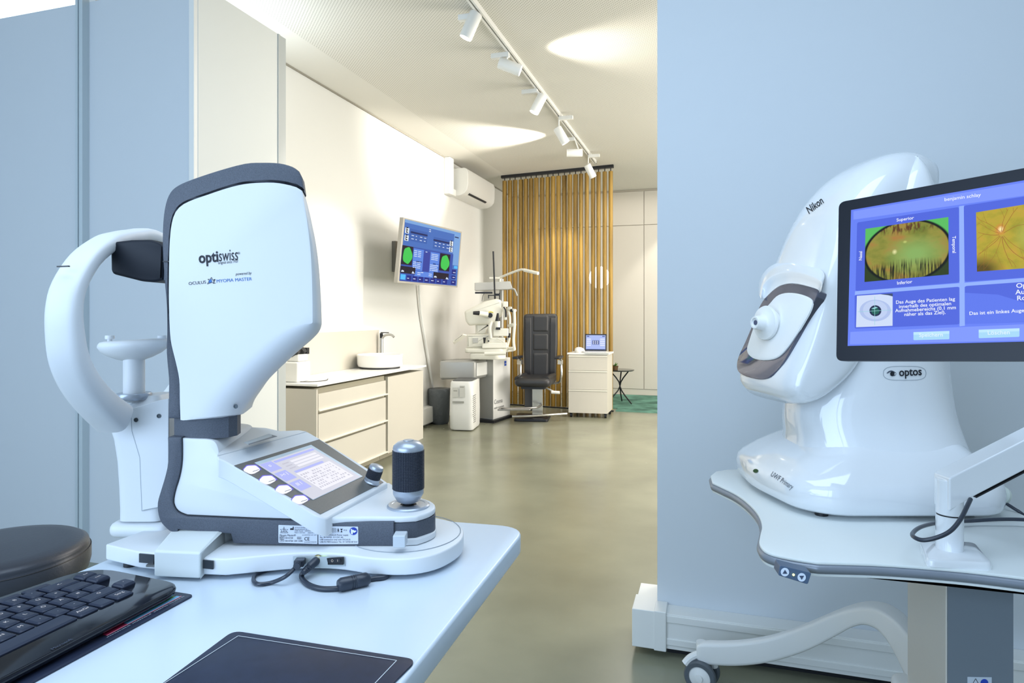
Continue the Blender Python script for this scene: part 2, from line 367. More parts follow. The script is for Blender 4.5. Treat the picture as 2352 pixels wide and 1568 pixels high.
# ================================================================ CEILING TRACK + SPOTLIGHTS
XT = -1.338; ZT = H - .034
t = thing('ceiling_track', 'long white lighting track running along the hall ceiling', 'lighting track', (XT, 5, ZT))
bm = NB(); box(bm, XT - .019, 2.6, ZT, XT - .006, 7.75, H); box(bm, XT + .006, 2.6, ZT, XT + .019, 7.75, H); box(bm, XT - .019, 7.73, ZT, XT + .019, 7.75, H); obj('rail', bm, white_m, t)
bm = NB(); box(bm, XT - .006, 2.6, H - .012, XT + .006, 7.73, H); obj('groove', bm, mat('track_groove', (60, 60, 56), .6), t)
spot_m = mat('spot_white', (236, 236, 232), .4)
sp_y = [3.66, 4.27, 5.03, 5.80, 6.52, 7.28]
aims = [(-3.0, 3.5, .9), (-.2, 4.6, 2.92), (-3.0, 4.4, .8), (-.6, 6.3, .6), (-3.0, 6.25, 2.97), (-2.2, 7.95, 1.4)]
dirs = [((1070, 84), (1093, 34)), ((1189, 160), (1153, 146)), ((1228, 255), (1245, 222)), ((1296, 322), (1283, 300)), ((1308, 351), (1332, 351)), ((1361, 402), (1350, 383))]
arm_side = [-1, -1, -1, 1, -1, 1]
where = ['nearest, at the top edge of the photo', 'second from the front', 'third from the front', 'fourth from the front, pointing down', 'fifth, throwing a bright cone on the ceiling', 'last one before the pole screen']
energy = [75, 75, 85, 80, 210, 70]
for i, y in enumerate(sp_y):
    base = Vector((XT, y, ZT)); t = thing('track_spotlight', 'white cylinder spotlight on the ceiling track, ' + where[i], 'spotlight', (XT, y, ZT), 'spotlights on the ceiling track')
    s_ = arm_side[i]
    bm = NB(); box(bm, min(XT, XT + s_ * .13) - .0, y - .018, ZT - .034, max(XT, XT + s_ * .13), y + .018, ZT - .0); obj('driver_box', bm, spot_m, t, bevel=.003)
    Dm = (base - CAM).dot(FW)
    (ax_, ay_), (bx_, by_) = dirs[i]
    A = at(ax_, ay_, Dm); B = at(bx_, by_, Dm)
    # the head leans in the plane across the hall; give it its true length along the aim
    mid = (A + B) / 2; aim = Vector(aims[i]); d = (A - B).normalized(); v = (aim - mid).normalized()
    depth_ = FW * (v.dot(FW)) * .55; d = (d + depth_).normalized(); ln = .16
    B2 = mid - d * ln / 2; A2 = mid + d * ln / 2
    bm = NB(); lathe(bm, [(0, 0), (.036, 0), (.04, .006), (.04, ln), (.036, ln), (.033, ln - .02), (0, ln - .02)], B2, d, 28); hd = obj('lamp_head', bm, spot_m, t)
    bm = NB(); lathe(bm, [(0, ln - .019), (.032, ln - .019), (.032, ln - .015), (0, ln - .015)], B2, d, 24); obj('lens', bm, glow('spot_lens', (255, 248, 232), 14), hd)
    bm = NB(); cyl(bm, base - UP * .02, B2 + d * .03, .007, n=8); obj('stem', bm, spot_m, t)
    l = bpy.data.lights.new('spot_beam', 'SPOT'); l.energy = energy[i]; l.color = (1.0, .93, .82); l.spot_size = math.radians([60, 84, 60, 60, 74, 60][i]); l.spot_blend = [.5, 1, .5, .5, .7, .5][i]; l.shadow_soft_size = .03
    lo = bpy.data.objects.new('spot_beam', l); COL.objects.link(lo); lo.location = A2 + d * .01
    lo.rotation_euler = (aim - (A2)).to_track_quat('-Z', 'Y').to_euler()
# ================================================================ HALL FURNITURE
beige_m = mat('beige_laminate', (204, 199, 187), .5); beige2 = mat('beige_carcass', (178, 172, 152), .6); top_m = mat('white_worktop', (240, 240, 236), .3)
XF = -2.547; ZK = .715
y0, y1, y2 = 3.77, 4.78, 5.467
t = thing('drawer_cabinet', 'beige base cabinet with three wide drawers under the left of the white worktop', 'cabinet', ((XL + XF) / 2, (y0 + y1) / 2, 0))
bm = NB(); box(bm, XL + .004, y0 + .01, .07, XF - .03, y1 - .004, ZK - .02); obj('body', bm, beige2, t)
bm = NB(); box(bm, XL + .004, y0, .05, XF + .004, y0 + .018, ZK - .02); obj('side_panel', bm, beige_m, t, bevel=.001)
bm = NB(); box(bm, XL + .004, y0 + .03, 0, XF - .07, y1 - .004, .07); obj('plinth', bm, beige2, t)
for z0, z1 in ((.075, .318), (.332, .535), (.549, .672)):
    bm = NB(); box(bm, XF - .022, y0 + .03, z0, XF, y1 - .03, z1 - .012); d = obj('drawer', bm, beige_m, t, bevel=.001)
    bm = NB(); box(bm, XF - .02, y0 + .025, z0 - .006, XF + .012, y1 - .01, z0 + .004); obj('grip_edge', bm, mat('light_edge', (236, 232, 218), .4), d)
t = thing('base_cabinet', 'tall-fronted beige cabinet with one plain door below the round basin', 'cabinet', ((XL + XF) / 2, (y1 + y2) / 2, 0))
bm = NB(); box(bm, XL + .004, y1, .07, XF - .024, y2, ZK - .03); obj('body', bm, beige2, t)
bm = NB(); box(bm, XF - .022, y1 + .006, .055, XF, y2, ZK - .03); obj('door', bm, beige_m, t, bevel=.001)
bm = NB(); box(bm, XL + .004, y1, 0, XF - .07, y2 - .01, .07); obj('plinth', bm, beige2, t)
bm = NB(); box(bm, XL + .002, y0 - .01, ZK, XF + .02, y2 + .03, ZK + .016); tag(obj('worktop', bm, top_m, bevel=.002), 'long thin white worktop across the beige cabinets', 'worktop')
bm = NB(); box(bm, XL + .001, y0 + .02, ZK + .0165, XL + .018, onx(867, 800, XL).y, ZK + .34); tag(obj('splashback', bm, beige_m, bevel=.001), 'plain beige splashback panel on the wall above the white worktop', 'panel')
# basin + tap
bc = onx(873, 800, -2.775); bc.z = ZK + .016
t = thing('wash_basin', 'round white countertop basin at the right end of the worktop', 'basin', bc)
bm = NB(); lathe(bm, [(0, .0), (.172, .0), (.172, .012), (0, .012)], bc, n=48); obj('foot', bm, dark_m, t)
bm = NB(); lathe(bm, [(0, .012), (.175, .012), (.19, .02), (.197, .04), (.2, .118), (.194, .122), (.188, .118), (.182, .05), (.15, .034), (0, .03)], bc, n=64); obj('bowl', bm, mat('ceramic_white', (246, 246, 244), .15, coat=.5), t)
tp = onx(876, 800, -2.94)
t = thing('basin_tap', 'tall slim chrome tap standing behind the round white basin', 'tap', (tp.x, tp.y, ZK + .016)); z0 = ZK + .016
bm = NB(); cyl(bm, (tp.x, tp.y, z0), (tp.x, tp.y, z0 + .25), .016); lathe(bm, [(0, 0), (.024, 0), (.024, .008), (0, .008)], (tp.x, tp.y, z0)); obj('column', bm, metal_m, t)
bm = NB(); tube(bm, [(tp.x, tp.y, z0 + .24), (tp.x + .04, tp.y, z0 + .275), (tp.x + .1, tp.y, z0 + .28), (tp.x + .13, tp.y, z0 + .26)], .011); obj('spout', bm, metal_m, t)
bm = NB(); cyl(bm, (tp.x, tp.y, z0 + .25), (tp.x, tp.y, z0 + .295), .015); rbox(bm, (tp.x + .03, tp.y + .01, z0 + .3), .08, .014, .008); obj('lever', bm, dark_m, t)
# small white instrument at the left end of the worktop
mc = onx(676, 860, -2.80); z0 = ZK + .016
t = thing('tabletop_instrument', 'small white tabletop instrument with black eyepieces at the left end of the worktop', 'instrument', (mc.x, mc.y, z0))
bm = NB(); rbox(bm, (mc.x, mc.y, z0 + .07), .16, .16, .14); obj('housing', bm, white_m, t, bevel=.012)
bm = NB(); rbox(bm, (mc.x + .01, mc.y + .02, z0 + .165), .1, .12, .05); obj('upper_housing', bm, white_m, t, bevel=.01)
for dy in (-.03, .045):
    bm = NB(); cyl(bm, (mc.x, mc.y + dy, z0 + .185), (mc.x + .05, mc.y + dy, z0 + .22), .02, .022); obj('eyepiece', bm, dark_m, t)
bm = NB(); rbox(bm, (mc.x + .03, mc.y + .09, z0 + .21), .04, .03, .045); obj('bracket', bm, dark_m, t)
bm = NB(); tube(bm, [(mc.x + .07, mc.y - .04, z0 + .003), (mc.x + .16, mc.y + .0, z0 + .003), (mc.x + .19, mc.y + .1, z0 + .003), (mc.x + .14, mc.y + .2, z0 + .003)], .0025, n=6); tag(obj('thin_cord', bm, dark_m), 'thin dark cord lying on the white worktop beside the small instrument', 'cord')

# ================================================================ AIR CONDITIONER
xo = -2.775
ya = onx(1040, 400, XL + .06).y; yf = onx(1075, 400, xo).y; ye = onx(1137, 400, xo).y
dz = lambda px, py, x: onx(px, py, x).z
zt0 = dz(1075, 384, xo); zb0 = dz(1075, 446, xo)
t = thing('air_conditioner', 'white wall-mounted air conditioner with dark louvres high on the left wall', 'air conditioner', (XL, (yf + ye) / 2, zb0))
sec = [(XL, zt0 - .02), (XL + .03, zt0 + .0), (xo - .05, zt0), (xo - .015, zt0 - .015), (xo, zt0 - .06), (xo + .0, zb0 + .13), (xo - .012, zb0 + .06), (xo - .045, zb0 + .02), (xo - .1, zb0 - .005), (XL, zb0 - .01)]
bm = NB(); prism(bm, [(x, yf, z) for x, z in sec], (0, ye - yf, 0)); obj('casing', bm, white_m, t, smooth=50, bevel=.008)
for k_ in range(2):
    dx = -.018 - .05 * k_
    bm = NB(); pbox(bm, (xo + dx - .03, yf + .12, zb0 + .016 - .018 * k_), (.022, 0, .010), (0, (ye - yf) * .62, 0), (-.003, 0, .01)); obj('louvre', bm, dark_m, t)
bm = NB(); box(bm, XL, ya - .13, zb0 - .02, XL + .075, yf - .002, zb0 + .06); box(bm, XL, ya - .13, zb0 + .05, XL + .075, ya, H - .002)
tag(obj('pipe_duct', bm, white_m, bevel=.008), 'white pipe duct box between the air conditioner and the ceiling', 'duct')

# ================================================================ WALL SCREEN
D1, D2 = 5.68, 6.75
tv = PL.tri(at(928, 498, D1), at(913, 648, D1), at(1062, 532, D2))
TL, TR_, BR, BL = [tv.pt(*p) for p in ((927, 499), (1061, 532), (1051, 660), (913, 649))]
t = thing('wall_monitor', 'large wall monitor with a blue examination screen and green patches, tilted off the left wall', 'monitor', (TL + BR) / 2)
bm = NB(); prism(bm, [TL, TR_, BR, BL], -tv.n * .04); obj('housing', bm, mat('silver_bezel', (176, 172, 164), .4, metal=.3), t, bevel=.003)
def tvq(name, q, rgb, off=.001, es=1.0, par=None, bmq=None):
    b = bmq or NB(); quad(b, [tv.pt(x, y, off) for x, y in q]); 
    return b if bmq else obj(name, b, glow('tv_%d_%d_%d' % rgb, rgb, es), t, smooth=0)
# local coordinates: u,v in 0..1 over the panel
def uv2(u, v):
    c = [(930.5, 503), (1058.5, 535), (1048.5, 656.5), (917.5, 644.5)]
    x = (1-u)*(1-v)*c[0][0] + u*(1-v)*c[1][0] + u*v*c[2][0] + (1-u)*v*c[3][0]; y = (1-u)*(1-v)*c[0][1] + u*(1-v)*c[1][1] + u*v*c[2][1] + (1-u)*v*c[3][1]; return x, y
def uq(name, rects, rgb, off, es=1.0):
    b = NB()
    for (a0, b0, a1, b1) in rects: quad(b, [tv.pt(*uv2(*p), off) for p in ((a0, b0), (a1, b0), (a1, b1), (a0, b1))])
    return obj(name, b, glow('tv_%d_%d_%d' % rgb, rgb, es), t, smooth=0)
scr = uq('screen', [(0, 0, 1, 1)], (70, 112, 190), .0012)
uq('screen_header', [(0, 0, 1, .05), (.89, 0, 1, .62)], (122, 166, 222), .002)
uq('screen_table', [(.1, .13, .42, .33), (.53, .18, .83, .38)], (58, 98, 176), .002)
uq('screen_dark_band', [(.0, .42, .9, .86), (.0, .87, .9, 1)], (52, 82, 172), .0022)
uq('screen_table_head', [(.12, .17, .42, .2), (.53, .22, .82, .25), (.26, .64, .32, .66), (.33, .64, .36, .66), (.56, .64, .61, .66), (.63, .64, .66, .66), (.9, .09, .97, .11)], (24, 38, 96), .003)
uq('screen_panel', [(.2, .44, .38, .8), (.5, .45, .66, .81), (.25, .81, .62, .9)], (92, 136, 226), .003)
uq('screen_strip', [(.38, .46, .5, .8)], (50, 66, 160), .0032)
uq('screen_black_box', [(.0, .42, .19, .73), (.67, .44, .85, .75), (.0, .755, .26, .87), (.58, .79, .85, .9)], (26, 16, 40), .004)
uq('screen_button', [(.12 + .105 * k_, .9, .2 + .105 * k_, .985) for k_ in range(7)] + [(.9, .7, .97, .79), (.9, .81, .97, .88), (.9, .9, .98, .985)], (24, 34, 130), .004)
uq('screen_active_button', [(.01, .89, .1, .975), (.93, .63, .99, .68)], (86, 190, 255), .004)
uq('screen_letter_tile', [(.02, .13, .09, .22), (.02, .25, .09, .34), (.82, .19, .88, .28), (.82, .3, .88, .39)], (232, 240, 246), .004)
b = NB(); r1 = [(math.cos(a) * (1 + .07 * math.sin(3 * a + 1)), math.sin(a) * (1 + .05 * math.cos(5 * a))) for a in (2 * math.pi * i / 40 for i in range(40))]
quad(b, [tv.pt(*uv2(.1 + .082 * x, .575 + .135 * y), .005) for x, y in r1]); quad(b, [tv.pt(*uv2(.765 + .075 * x, .6 + .135 * y), .005) for x, y in r1]); obj('green_patch', b, glow('tv_green', (64, 200, 84)), t, smooth=0)
b = NB()
exu = (tv.pt(*uv2(1, 0), .0) - tv.pt(*uv2(0, 0), .0)).normalized(); eyu = (tv.pt(*uv2(0, 0), .0) - tv.pt(*uv2(0, 1), .0)).normalized()
for (u, v) in ((.055, .207), (.055, .327), (.85, .267), (.85, .377)): text(b, 'E', tv.pt(*uv2(u, v), .0055), tv.pt(*uv2(u, v), .0055) + exu, eyu, .068, 'center', off=.03)
obj('screen_letters', b, glow('tv_black', (14, 16, 30)), t, smooth=0)
b = NB(); rr = random.Random(2)
for u0, v0, n_, m_, du, dv in ((.14, .23, 4, 2, .075, .055), (.56, .27, 4, 2, .07, .055), (.21, .47, 2, 4, .07, .03), (.52, .48, 2, 4, .06, .03), (.21, .66, 4, 4, .035, .03), (.51, .67, 4, 4, .033, .03), (.44, .07, 1, 2, .1, .03), (.3, .83, 2, 2, .2, .03), (.41, .46, 1, 1, .05, .03), (.36, .82, 1, 1, .1, .02), (.13, .94, 7, 1, .105, .03), (.92, .75, 1, 3, .04, .09)):
    for i in range(n_):
        for j in range(m_):
            u = u0 + du * i; v = v0 + dv * j; ln = rr.uniform(.02, .045) if n_ != 2 else .055
            quad(b, [tv.pt(*uv2(*p), .0052) for p in ((u, v), (u + ln, v), (u + ln, v + .012), (u, v + .012))])
obj('screen_text', b, glow('tv_white', (214, 226, 246)), t, smooth=0)
b = NB()
for u0, v0, s_ in ((.01, .85, 1), (.2, .86, -1), (.59, .885, 1), (.8, .895, -1)):
    quad(b, [tv.pt(*uv2(u0 + .055 * q[0], v0 - .035 * q[1] ), .005) for q in ((0, 0), (.3, .9 if s_ > 0 else 1.2), (.9, .6 if s_ > 0 else .2), (1, 0.0))])
obj('screen_marks', b, glow('tv_white', (214, 226, 246)), t, smooth=0)
b = NB(); c_ = (TL + BR) / 2 - tv.n * .04; wp = Vector((XL + .02, c_.y + .12, c_.z)); tube(b, [c_, (c_ + wp) / 2 + Vector((0, .06, 0)), wp], .03, n=8, smooth=2); rbox(b, wp, .04, .25, .3); tag(obj('wall_bracket', b, mat('grey_metal', (120, 118, 112), .5, metal=.5)), 'grey swivel bracket between the tilted wall monitor and the left wall', 'bracket')
b = NB(); P = [onx(962, 655, XL + .03), onx(967, 720, XL + .026), onx(980, 800, XL + .026), onx(993, 880, XL + .03), onx(1001, 925, XL + .05)]
tube(b, P, .014, n=8); tag(obj('cable_sleeve', b, white_m), 'white cable sleeve hanging down the left wall below the wall monitor', 'cable')

# ================================================================ AIR PURIFIER + BIN
g = onz(1066, 984, 0.0); Dg = (g - CAM).dot(FW)
ed = (RT * .94 + FW * .34).normalized(); eb = Vector((-ed.y, ed.x, 0)); 
t = thing('air_purifier', 'white floor-standing air purifier with perforated front beside the grey bin bag', 'air purifier', g)
c0 = onz(1031, 989.5, 0); c1 = onz(1086, 991, 0); c2 = onz(1104, 976, 0); hz = .52
fb = c2 - c1; c3 = c0 + fb
rb = [Vector(p) + UP * z_ for z_ in (0,) for p in (c0, c1, c2, c3)]
cen = (c0 + c1 + c2 + c3) / 4
rs_ = []
for z_, s_ in ((0.01, .93), (.03, .98), (.2, 1.0), (.42, .975), (.49, .95), (.51, .9)):
    pl = rnd([cen + (Vector(p) - cen) * s_ + UP * z_ for p in (c0, c1, c2, c3)], .05); rs_.append([Vector((p.x, p.y, z_)) for p in pl])
bm = NB(); rings(bm, rs_); obj('housing', bm, white_m, t, smooth=60)
bm = NB(); slab(bm, rnd([cen + (Vector(p) - cen) * .82 for p in (c0, c1, c2, c3)], .04), .505, .518); obj('top_grille', bm, mat('grille_grey', (96, 98, 98), .6), t)
fp = PL.tri(c0 - (c1 - c0).cross(UP).normalized() * -.003, c1 - (c1 - c0).cross(UP).normalized() * -.003, c0 + UP)
fn_ = fp.n
bm = NB(); u_ = (c1 - c0).normalized(); u2_ = (c2 - c1).normalized()
for i in range(9):
    for j in range(14):
        if i + (j % 2) * .5 < 8 and (i > 1 or j > 2):
            p = c1 + u2_ * (.018 * i - .0 + (j % 2) * .009) + UP * (.09 + .021 * j) - (UP.cross(u2_)) * .004
            cyl(bm, p, p - UP.cross(u2_) * -.004, .0045, n=6)
obj('air_holes', bm, mat('hole_grey', (150, 150, 146), .7), t, smooth=0)
fo = (u_.cross(UP)).normalized() * .007
bm = NB(); P_ = c0 + u_ * .04 + UP * .35 + fo; pbox(bm, P_, u_ * .06, UP * .1, fo * .1); pbox(bm, P_ + u_ * .075, u_ * .055, UP * .12 , fo * .1); obj('info_sticker', bm, mat('sticker_grey', (206, 206, 200), .5), t)
bm = NB(); pbox(bm, P_ + UP * -.06, u_ * .12, UP * .02, fo * .1); pbox(bm, P_ + u_ * .01 + UP * .06, u_ * .04, UP * .012, fo * .15); pbox(bm, P_ + u_ * .08 + UP * .1, u_ * .04, UP * .01, fo * .15); obj('air_slot', bm, mat('slot_grey', (160, 160, 154), .6), t)
# bin bag
g = onz(1010, 972, 0)
rs_ = []
for k_, (z_, r_) in enumerate(((0, .085), (.03, .1), (.15, .11), (.3, .118), (.37, .125), (.385, .118))):
    rs_.append([g + Vector((math.cos(a) * r_ * (1 + .07 * math.sin(5 * a + k_)), math.sin(a) * r_ * (1 + .07 * math.cos(4 * a + 2 * k_)), z_)) for a in (2 * math.pi * i / 28 for i in range(28))])
bm = NB(); rings(bm, rs_); tag(obj('waste_bin', bm, mat('grey_bag', (86, 92, 96), .45, bump=(30, .5, .02)), smooth=60), 'bin lined with a crumpled grey plastic bag beside the air purifier', 'bin')

# ================================================================ DRAWER PEDESTAL, LAPTOP
p_ = [(.655, 7.56), (1.108, 7.46), (1.222, 7.82), (.775, 7.92)]
pw = [W(a, d, 0) for a, d in p_]; zt1 = HC - 90 / F * 7.5; zb1 = .055
cen = sum(pw, Vector()) / 4
t = thing('drawer_pedestal', 'beige three-drawer rolling pedestal carrying the laptop beside the wooden poles', 'pedestal', (cen.x, cen.y, 0))
ins = lambda k: [cen + (p - cen) * k for p in pw]
bm = NB(); slab(bm, ins(.97), zb1, zt1 - .012); obj('body', bm, beige_m, t)
bm = NB(); slab(bm, ins(1.03), zt1 - .012, zt1 + .008, .003); obj('top_board', bm, top_m, t)
u_ = (pw[1] - pw[0]); fo = u_.cross(UP).normalized() * .02; hgt = zt1 - .03 - zb1
f0 = cen + (pw[0] - cen) * .97; fw_ = (pw[1] - pw[0]) * .97
for a, b in ((0, .40), (.415, .735), (.75, 1)):
    bm = NB(); pbox(bm, f0 + UP * (zb1 + hgt * a), fw_, UP * (hgt * (b - a)), fo); d = obj('drawer', bm, beige_m, t, bevel=.001)
    bm = NB(); pbox(bm, f0 + fo + UP * (zb1 + hgt * b - .006), fw_, UP * .012, fo * .35); obj('grip_edge', bm, mat('light_edge', (236, 232, 218), .4), d)
for p in ins(.86):
    bm = NB(); cyl(bm, p + UP * .025 - u_.normalized() * .012, p + UP * .025 + u_.normalized() * .012, .025); rbox(bm, p + UP * .046, .03, .03, .018); obj('caster', bm, dark_m, t)
# laptop
lp = at(1368, 812, 7.68); lp.z = zt1 + .008
lu = (pw[1] - pw[0]).normalized(); ln_ = Vector((lu.y, -lu.x, 0))   # towards the camera
t = thing('laptop', 'open laptop with a pale screen standing on the beige drawer pedestal', 'laptop', lp)
bm = NB(); pbox(bm, lp - lu * .13 + UP * .001, lu * .26, ln_ * .17, UP * .014); obj('base', bm, mat('laptop_grey', (196, 196, 194), .4, metal=.3), t, bevel=.003)
bk = -ln_ * .03 + UP * .2; hinge = lp - lu * .128 + UP * .014
bm = NB(); pbox(bm, hinge, lu * .256, bk, -ln_ * .008); obj('lid', bm, dark_m, t, bevel=.002)
bm = NB(); q0 = hinge + ln_ * .002; e1, e2 = lu * .256, bk
Q = lambda u, v, o_: q0 + e1 * u + e2 * v + ln_ * o_
quad(bm, [Q(.05, .07, 0), Q(.95, .07, 0), Q(.95, .93, 0), Q(.05, .93, 0)]); obj('screen', bm, glow('lap_screen', (176, 192, 246), 1.0), t, smooth=0)
bm = NB()
for a in ((.34, .38, .66, .62), (.08, .84, .2, .89), (.8, .84, .92, .89), (.06, .07, .94, .11)): quad(bm, [Q(a[0], a[1], .001), Q(a[2], a[1], .001), Q(a[2], a[3], .001), Q(a[0], a[3], .001)])
obj('screen_windows', bm, glow('lap_dark', (70, 84, 140)), t, smooth=0)
bm = NB()
for i in range(3):
    for j in range(3): a = (.37 + .095 * i, .41 + .07 * j); quad(bm, [Q(a[0], a[1], .002), Q(a[0] + .06, a[1], .002), Q(a[0] + .06, a[1] + .04, .002), Q(a[0], a[1] + .04, .002)])
for i in range(4): quad(bm, [Q(.08, .3 + .12 * i, .002), Q(.28, .3 + .12 * i, .002), Q(.28, .37 + .12 * i, .002), Q(.08, .37 + .12 * i, .002)]); quad(bm, [Q(.7, .3 + .12 * i, .002), Q(.92, .3 + .12 * i, .002), Q(.92, .37 + .12 * i, .002), Q(.7, .37 + .12 * i, .002)])
obj('screen_tiles', bm, glow('lap_white', (226, 232, 252)), t, smooth=0)
cl = at(1330, 815, 7.62); cl.z = zt1 + .008
rs_ = []
for k_, (z_, r_) in enumerate(((0, .9), (.02, 1.05), (.045, .85), (.06, .45), (.063, .1))):
    rs_.append([cl + Vector((math.cos(a) * .06 * r_ * (1 + .15 * math.sin(3 * a + k_)), math.sin(a) * .05 * r_ * (1 + .12 * math.cos(4 * a + k_)), z_)) for a in (2 * math.pi * i / 24 for i in range(24))])
bm = NB(); rings(bm, rs_); tag(obj('white_cloth', bm, mat('cloth_white', (232, 228, 220), .9), smooth=80), 'crumpled white cloth on the pedestal to the left of the laptop', 'cloth')
pg = W(1.0, 7.58, zt1 + .008)
bm = NB(); pbox(bm, lp + ln_ * .18 - lu * .1 + UP * .0, lu * .3, ln_ * .05, UP * .006); tag(obj('paper_sheet', bm, white_m), 'white paper sheets lying in front of the laptop on the pedestal', 'paper')

# ================================================================ EXAMINATION CHAIR
lea = mat('black_leather', (44, 44, 46), .42, spec=.5, bump=(90, .15, .004)); chrome = mat('chair_chrome', (206, 204, 198), .22, metal=.9)
Dc = 7.55
g = W((1228 - CX) / F * Dc, Dc, 0)
t = thing('examination_chair', 'black leather examination chair with high back and armrests in front of the wooden poles', 'chair', g)
def chp(px, py, D=Dc): return at(px, py, D)
def cushion(name, xs, zt, zb, D, dep, bulge, par, tilt=0, n=10, m=14):
    """padded panel facing the camera: xs = (x0,x1) px top, (x2,x3) px bottom"""
    bm = NB(); F_, B_ = [], []
    for j in range(m + 1):
        v = j / m; py = zt + (zb - zt) * v; l = xs[0] + (xs[2] - xs[0]) * v; r = xs[1] + (xs[3] - xs[1]) * v; row = []; rowb = []
        ev = min(1, math.sin(math.pi * min(max(v, .0), 1)) * 4) ** .5 if 0 < v < 1 else 0
        for i in range(n + 1):
            u = i / n; eu = min(1, math.sin(math.pi * u) * 3.2) ** .5 if 0 < u < 1 else 0
            row.append(at(l + (r - l) * u, py, D + tilt * v - bulge * ev * eu))
            rowb.append(at(l + (r - l) * u, py, D + tilt * v + dep * (.3 + .7 * min(ev, eu))))
        F_.append([bm.verts.new(p) for p in row]); B_.append([bm.verts.new(p) for p in rowb])
    for G, fl in ((F_, 0), (B_, 1)):
        for j in range(m):
            for i in range(n):
                q = (G[j][i], G[j][i + 1], G[j + 1][i + 1], G[j + 1][i]); bm.faces.new(q if not fl else q[::-1])
    for j in range(m):
        bm.faces.new((F_[j][0], F_[j + 1][0], B_[j + 1][0], B_[j][0])); bm.faces.new((F_[j][n], B_[j][n], B_[j + 1][n], F_[j + 1][n]))
    for i in range(n):
        bm.faces.new((F_[0][i], B_[0][i], B_[0][i + 1], F_[0][i + 1])); bm.faces.new((F_[m][i], F_[m][i + 1], B_[m][i + 1], B_[m][i]))
    return obj(name, bm, lea, par, smooth=75)
# backrest: one shaped shell with wings and quilted centre
bm = NB(); out = rnd([Vector((x, y)) for x, y in ((1203, 721), (1281, 720), (1281.5, 790), (1277, 872), (1205, 872), (1202, 790))], [9, 9, 20, 14, 14, 20], 6)
profile(bm, [(p.x, p.y) for p in out], Dc + .02, Dc + .13, .03, 5); bk_ = obj('backrest', bm, lea, t, smooth=60)
for (x0, x1, x2, x3, a, b_) in ((1205, 1221, 1204, 1221, 724, 868), (1263, 1279, 1262, 1277, 724, 868), (1222, 1262, 1222, 1261, 723, 763), (1222, 1261, 1222, 1261, 765, 806), (1222, 1261, 1222, 1260, 808, 868)):
    cushion('quilted_pad', (x0, x1, x2, x3), a, b_, Dc + (.035 if x0 in (1205, 1263) else .03), .05, (.028 if x0 in (1205, 1263) else .016), bk_)
# seat
sp_ = [onz(x, y, .47) for x, y in ((1178, 884), (1186, 862), (1204, 856), (1276, 856), (1281, 870), (1262, 887), (1215, 890))]
sf = at(1178, 878, 7.15)
plv = rnd([Vector((p[0], p[1], 0)) for p in (W(.015, 7.12, 0), W(.42, 7.06, 0), W(.53, 7.6, 0), W(.14, 7.66, 0))], .08, 6)
bm = NB(); slab(bm, plv, .40, .50, .045, 5); obj('seat', bm, lea, t, smooth=60)
for (a, b_) in (((.055, 7.16), (.165, 7.6)), ((.38, 7.12), (.49, 7.55))):
    bm = NB(); tube(bm, [W(a[0], a[1], .485), W((a[0] + b_[0]) / 2, (a[1] + b_[1]) / 2, .495), W(b_[0], b_[1], .49)], .03, n=12); obj('seat_bolster', bm, lea, t)
bm = NB(); slab(bm, [W(.1, 7.2, 0), W(.36, 7.16, 0), W(.44, 7.55, 0), W(.18, 7.58, 0)], .37, .402); obj('seat_plate', bm, dark_m, t)
bm = NB(); c_ = W(.29, 7.42, 0); sq = lambda k, c=c_: [c + RT * a * k + FW * b for a, b in ((-.06, -.07), (.06, -.07), (.06, .07), (-.06, .07))]
slab(bm, sq(1), .06, .372); obj('lift_column', bm, chrome, t, bevel=.004)
bm = NB(); slab(bm, [W(.145, 7.4, 0), W(.23, 7.38, 0), W(.23, 7.5, 0), W(.145, 7.5, 0)], .1, .375); obj('column_cover', bm, mat('dark_grey_cover', (70, 70, 72), .5), t, bevel=.004)
bm = NB(); slab(bm, rnd([W(.02, 7.25, 0), W(.4, 7.2, 0), W(.46, 7.62, 0), W(.06, 7.68, 0)], .04), .0, .03, .006); obj('base_plate', bm, dark_m, t)
bm = NB(); tube(bm, [W(-.12, 7.02, .19), W(-.02, 7.04, .175), W(.26, 7.12, .175), W(.33, 7.3, .18)], .012, n=10); slab(bm, rnd([W(-.16, 6.98, 0), W(.2, 7.0, 0), W(.22, 7.12, 0), W(-.14, 7.1, 0)], .02), .16, .175, .004); obj('footrest', bm, mat('footrest_metal', (150, 148, 144), .35, metal=.8), t)
bm = NB(); tube(bm, [W(.0, 7.16, .07), W(.3, 7.2, .075), W(.62, 7.3, .08)], .014, n=10); obj('foot_bar', bm, chrome, t)
bm = NB(); tube(bm, [W(.35, 7.35, .385), W(.46, 7.2, .345), W(.5, 7.18, .335)], .009, n=8); tube(bm, [W(.44, 7.2, .335), W(.53, 7.18, .332)], .018, n=10); obj('lever', bm, white_m, t)
for sgn, X, ex in ((-1, 1194, 1176), (1, 1287, 1268)):
    l0 = at(X, 822, 7.35); pad = l0 + UP * .0
    bm = NB(); a_ = l0 - RT * .085 * (1 if sgn < 0 else 1) - FW * .2; b2 = l0 + FW * .06
    pbox(bm, a_, RT * .06, (b2 - a_) * 1.0 - RT * .02, UP * .028); obj('armrest_pad', bm, dark_m, t, bevel=.008)
    bm = NB(); tube(bm, [l0 - FW * .05, l0 + RT * .01 - UP * .06, l0 + RT * .012 - UP * .2, l0 - RT * .03 * sgn - UP * .29 + FW * .06, W(.29, 7.45, .42)], .013, n=10); rbox(bm, l0 - UP * .045, .05, .06, .05); obj('armrest_frame', bm, chrome, t)
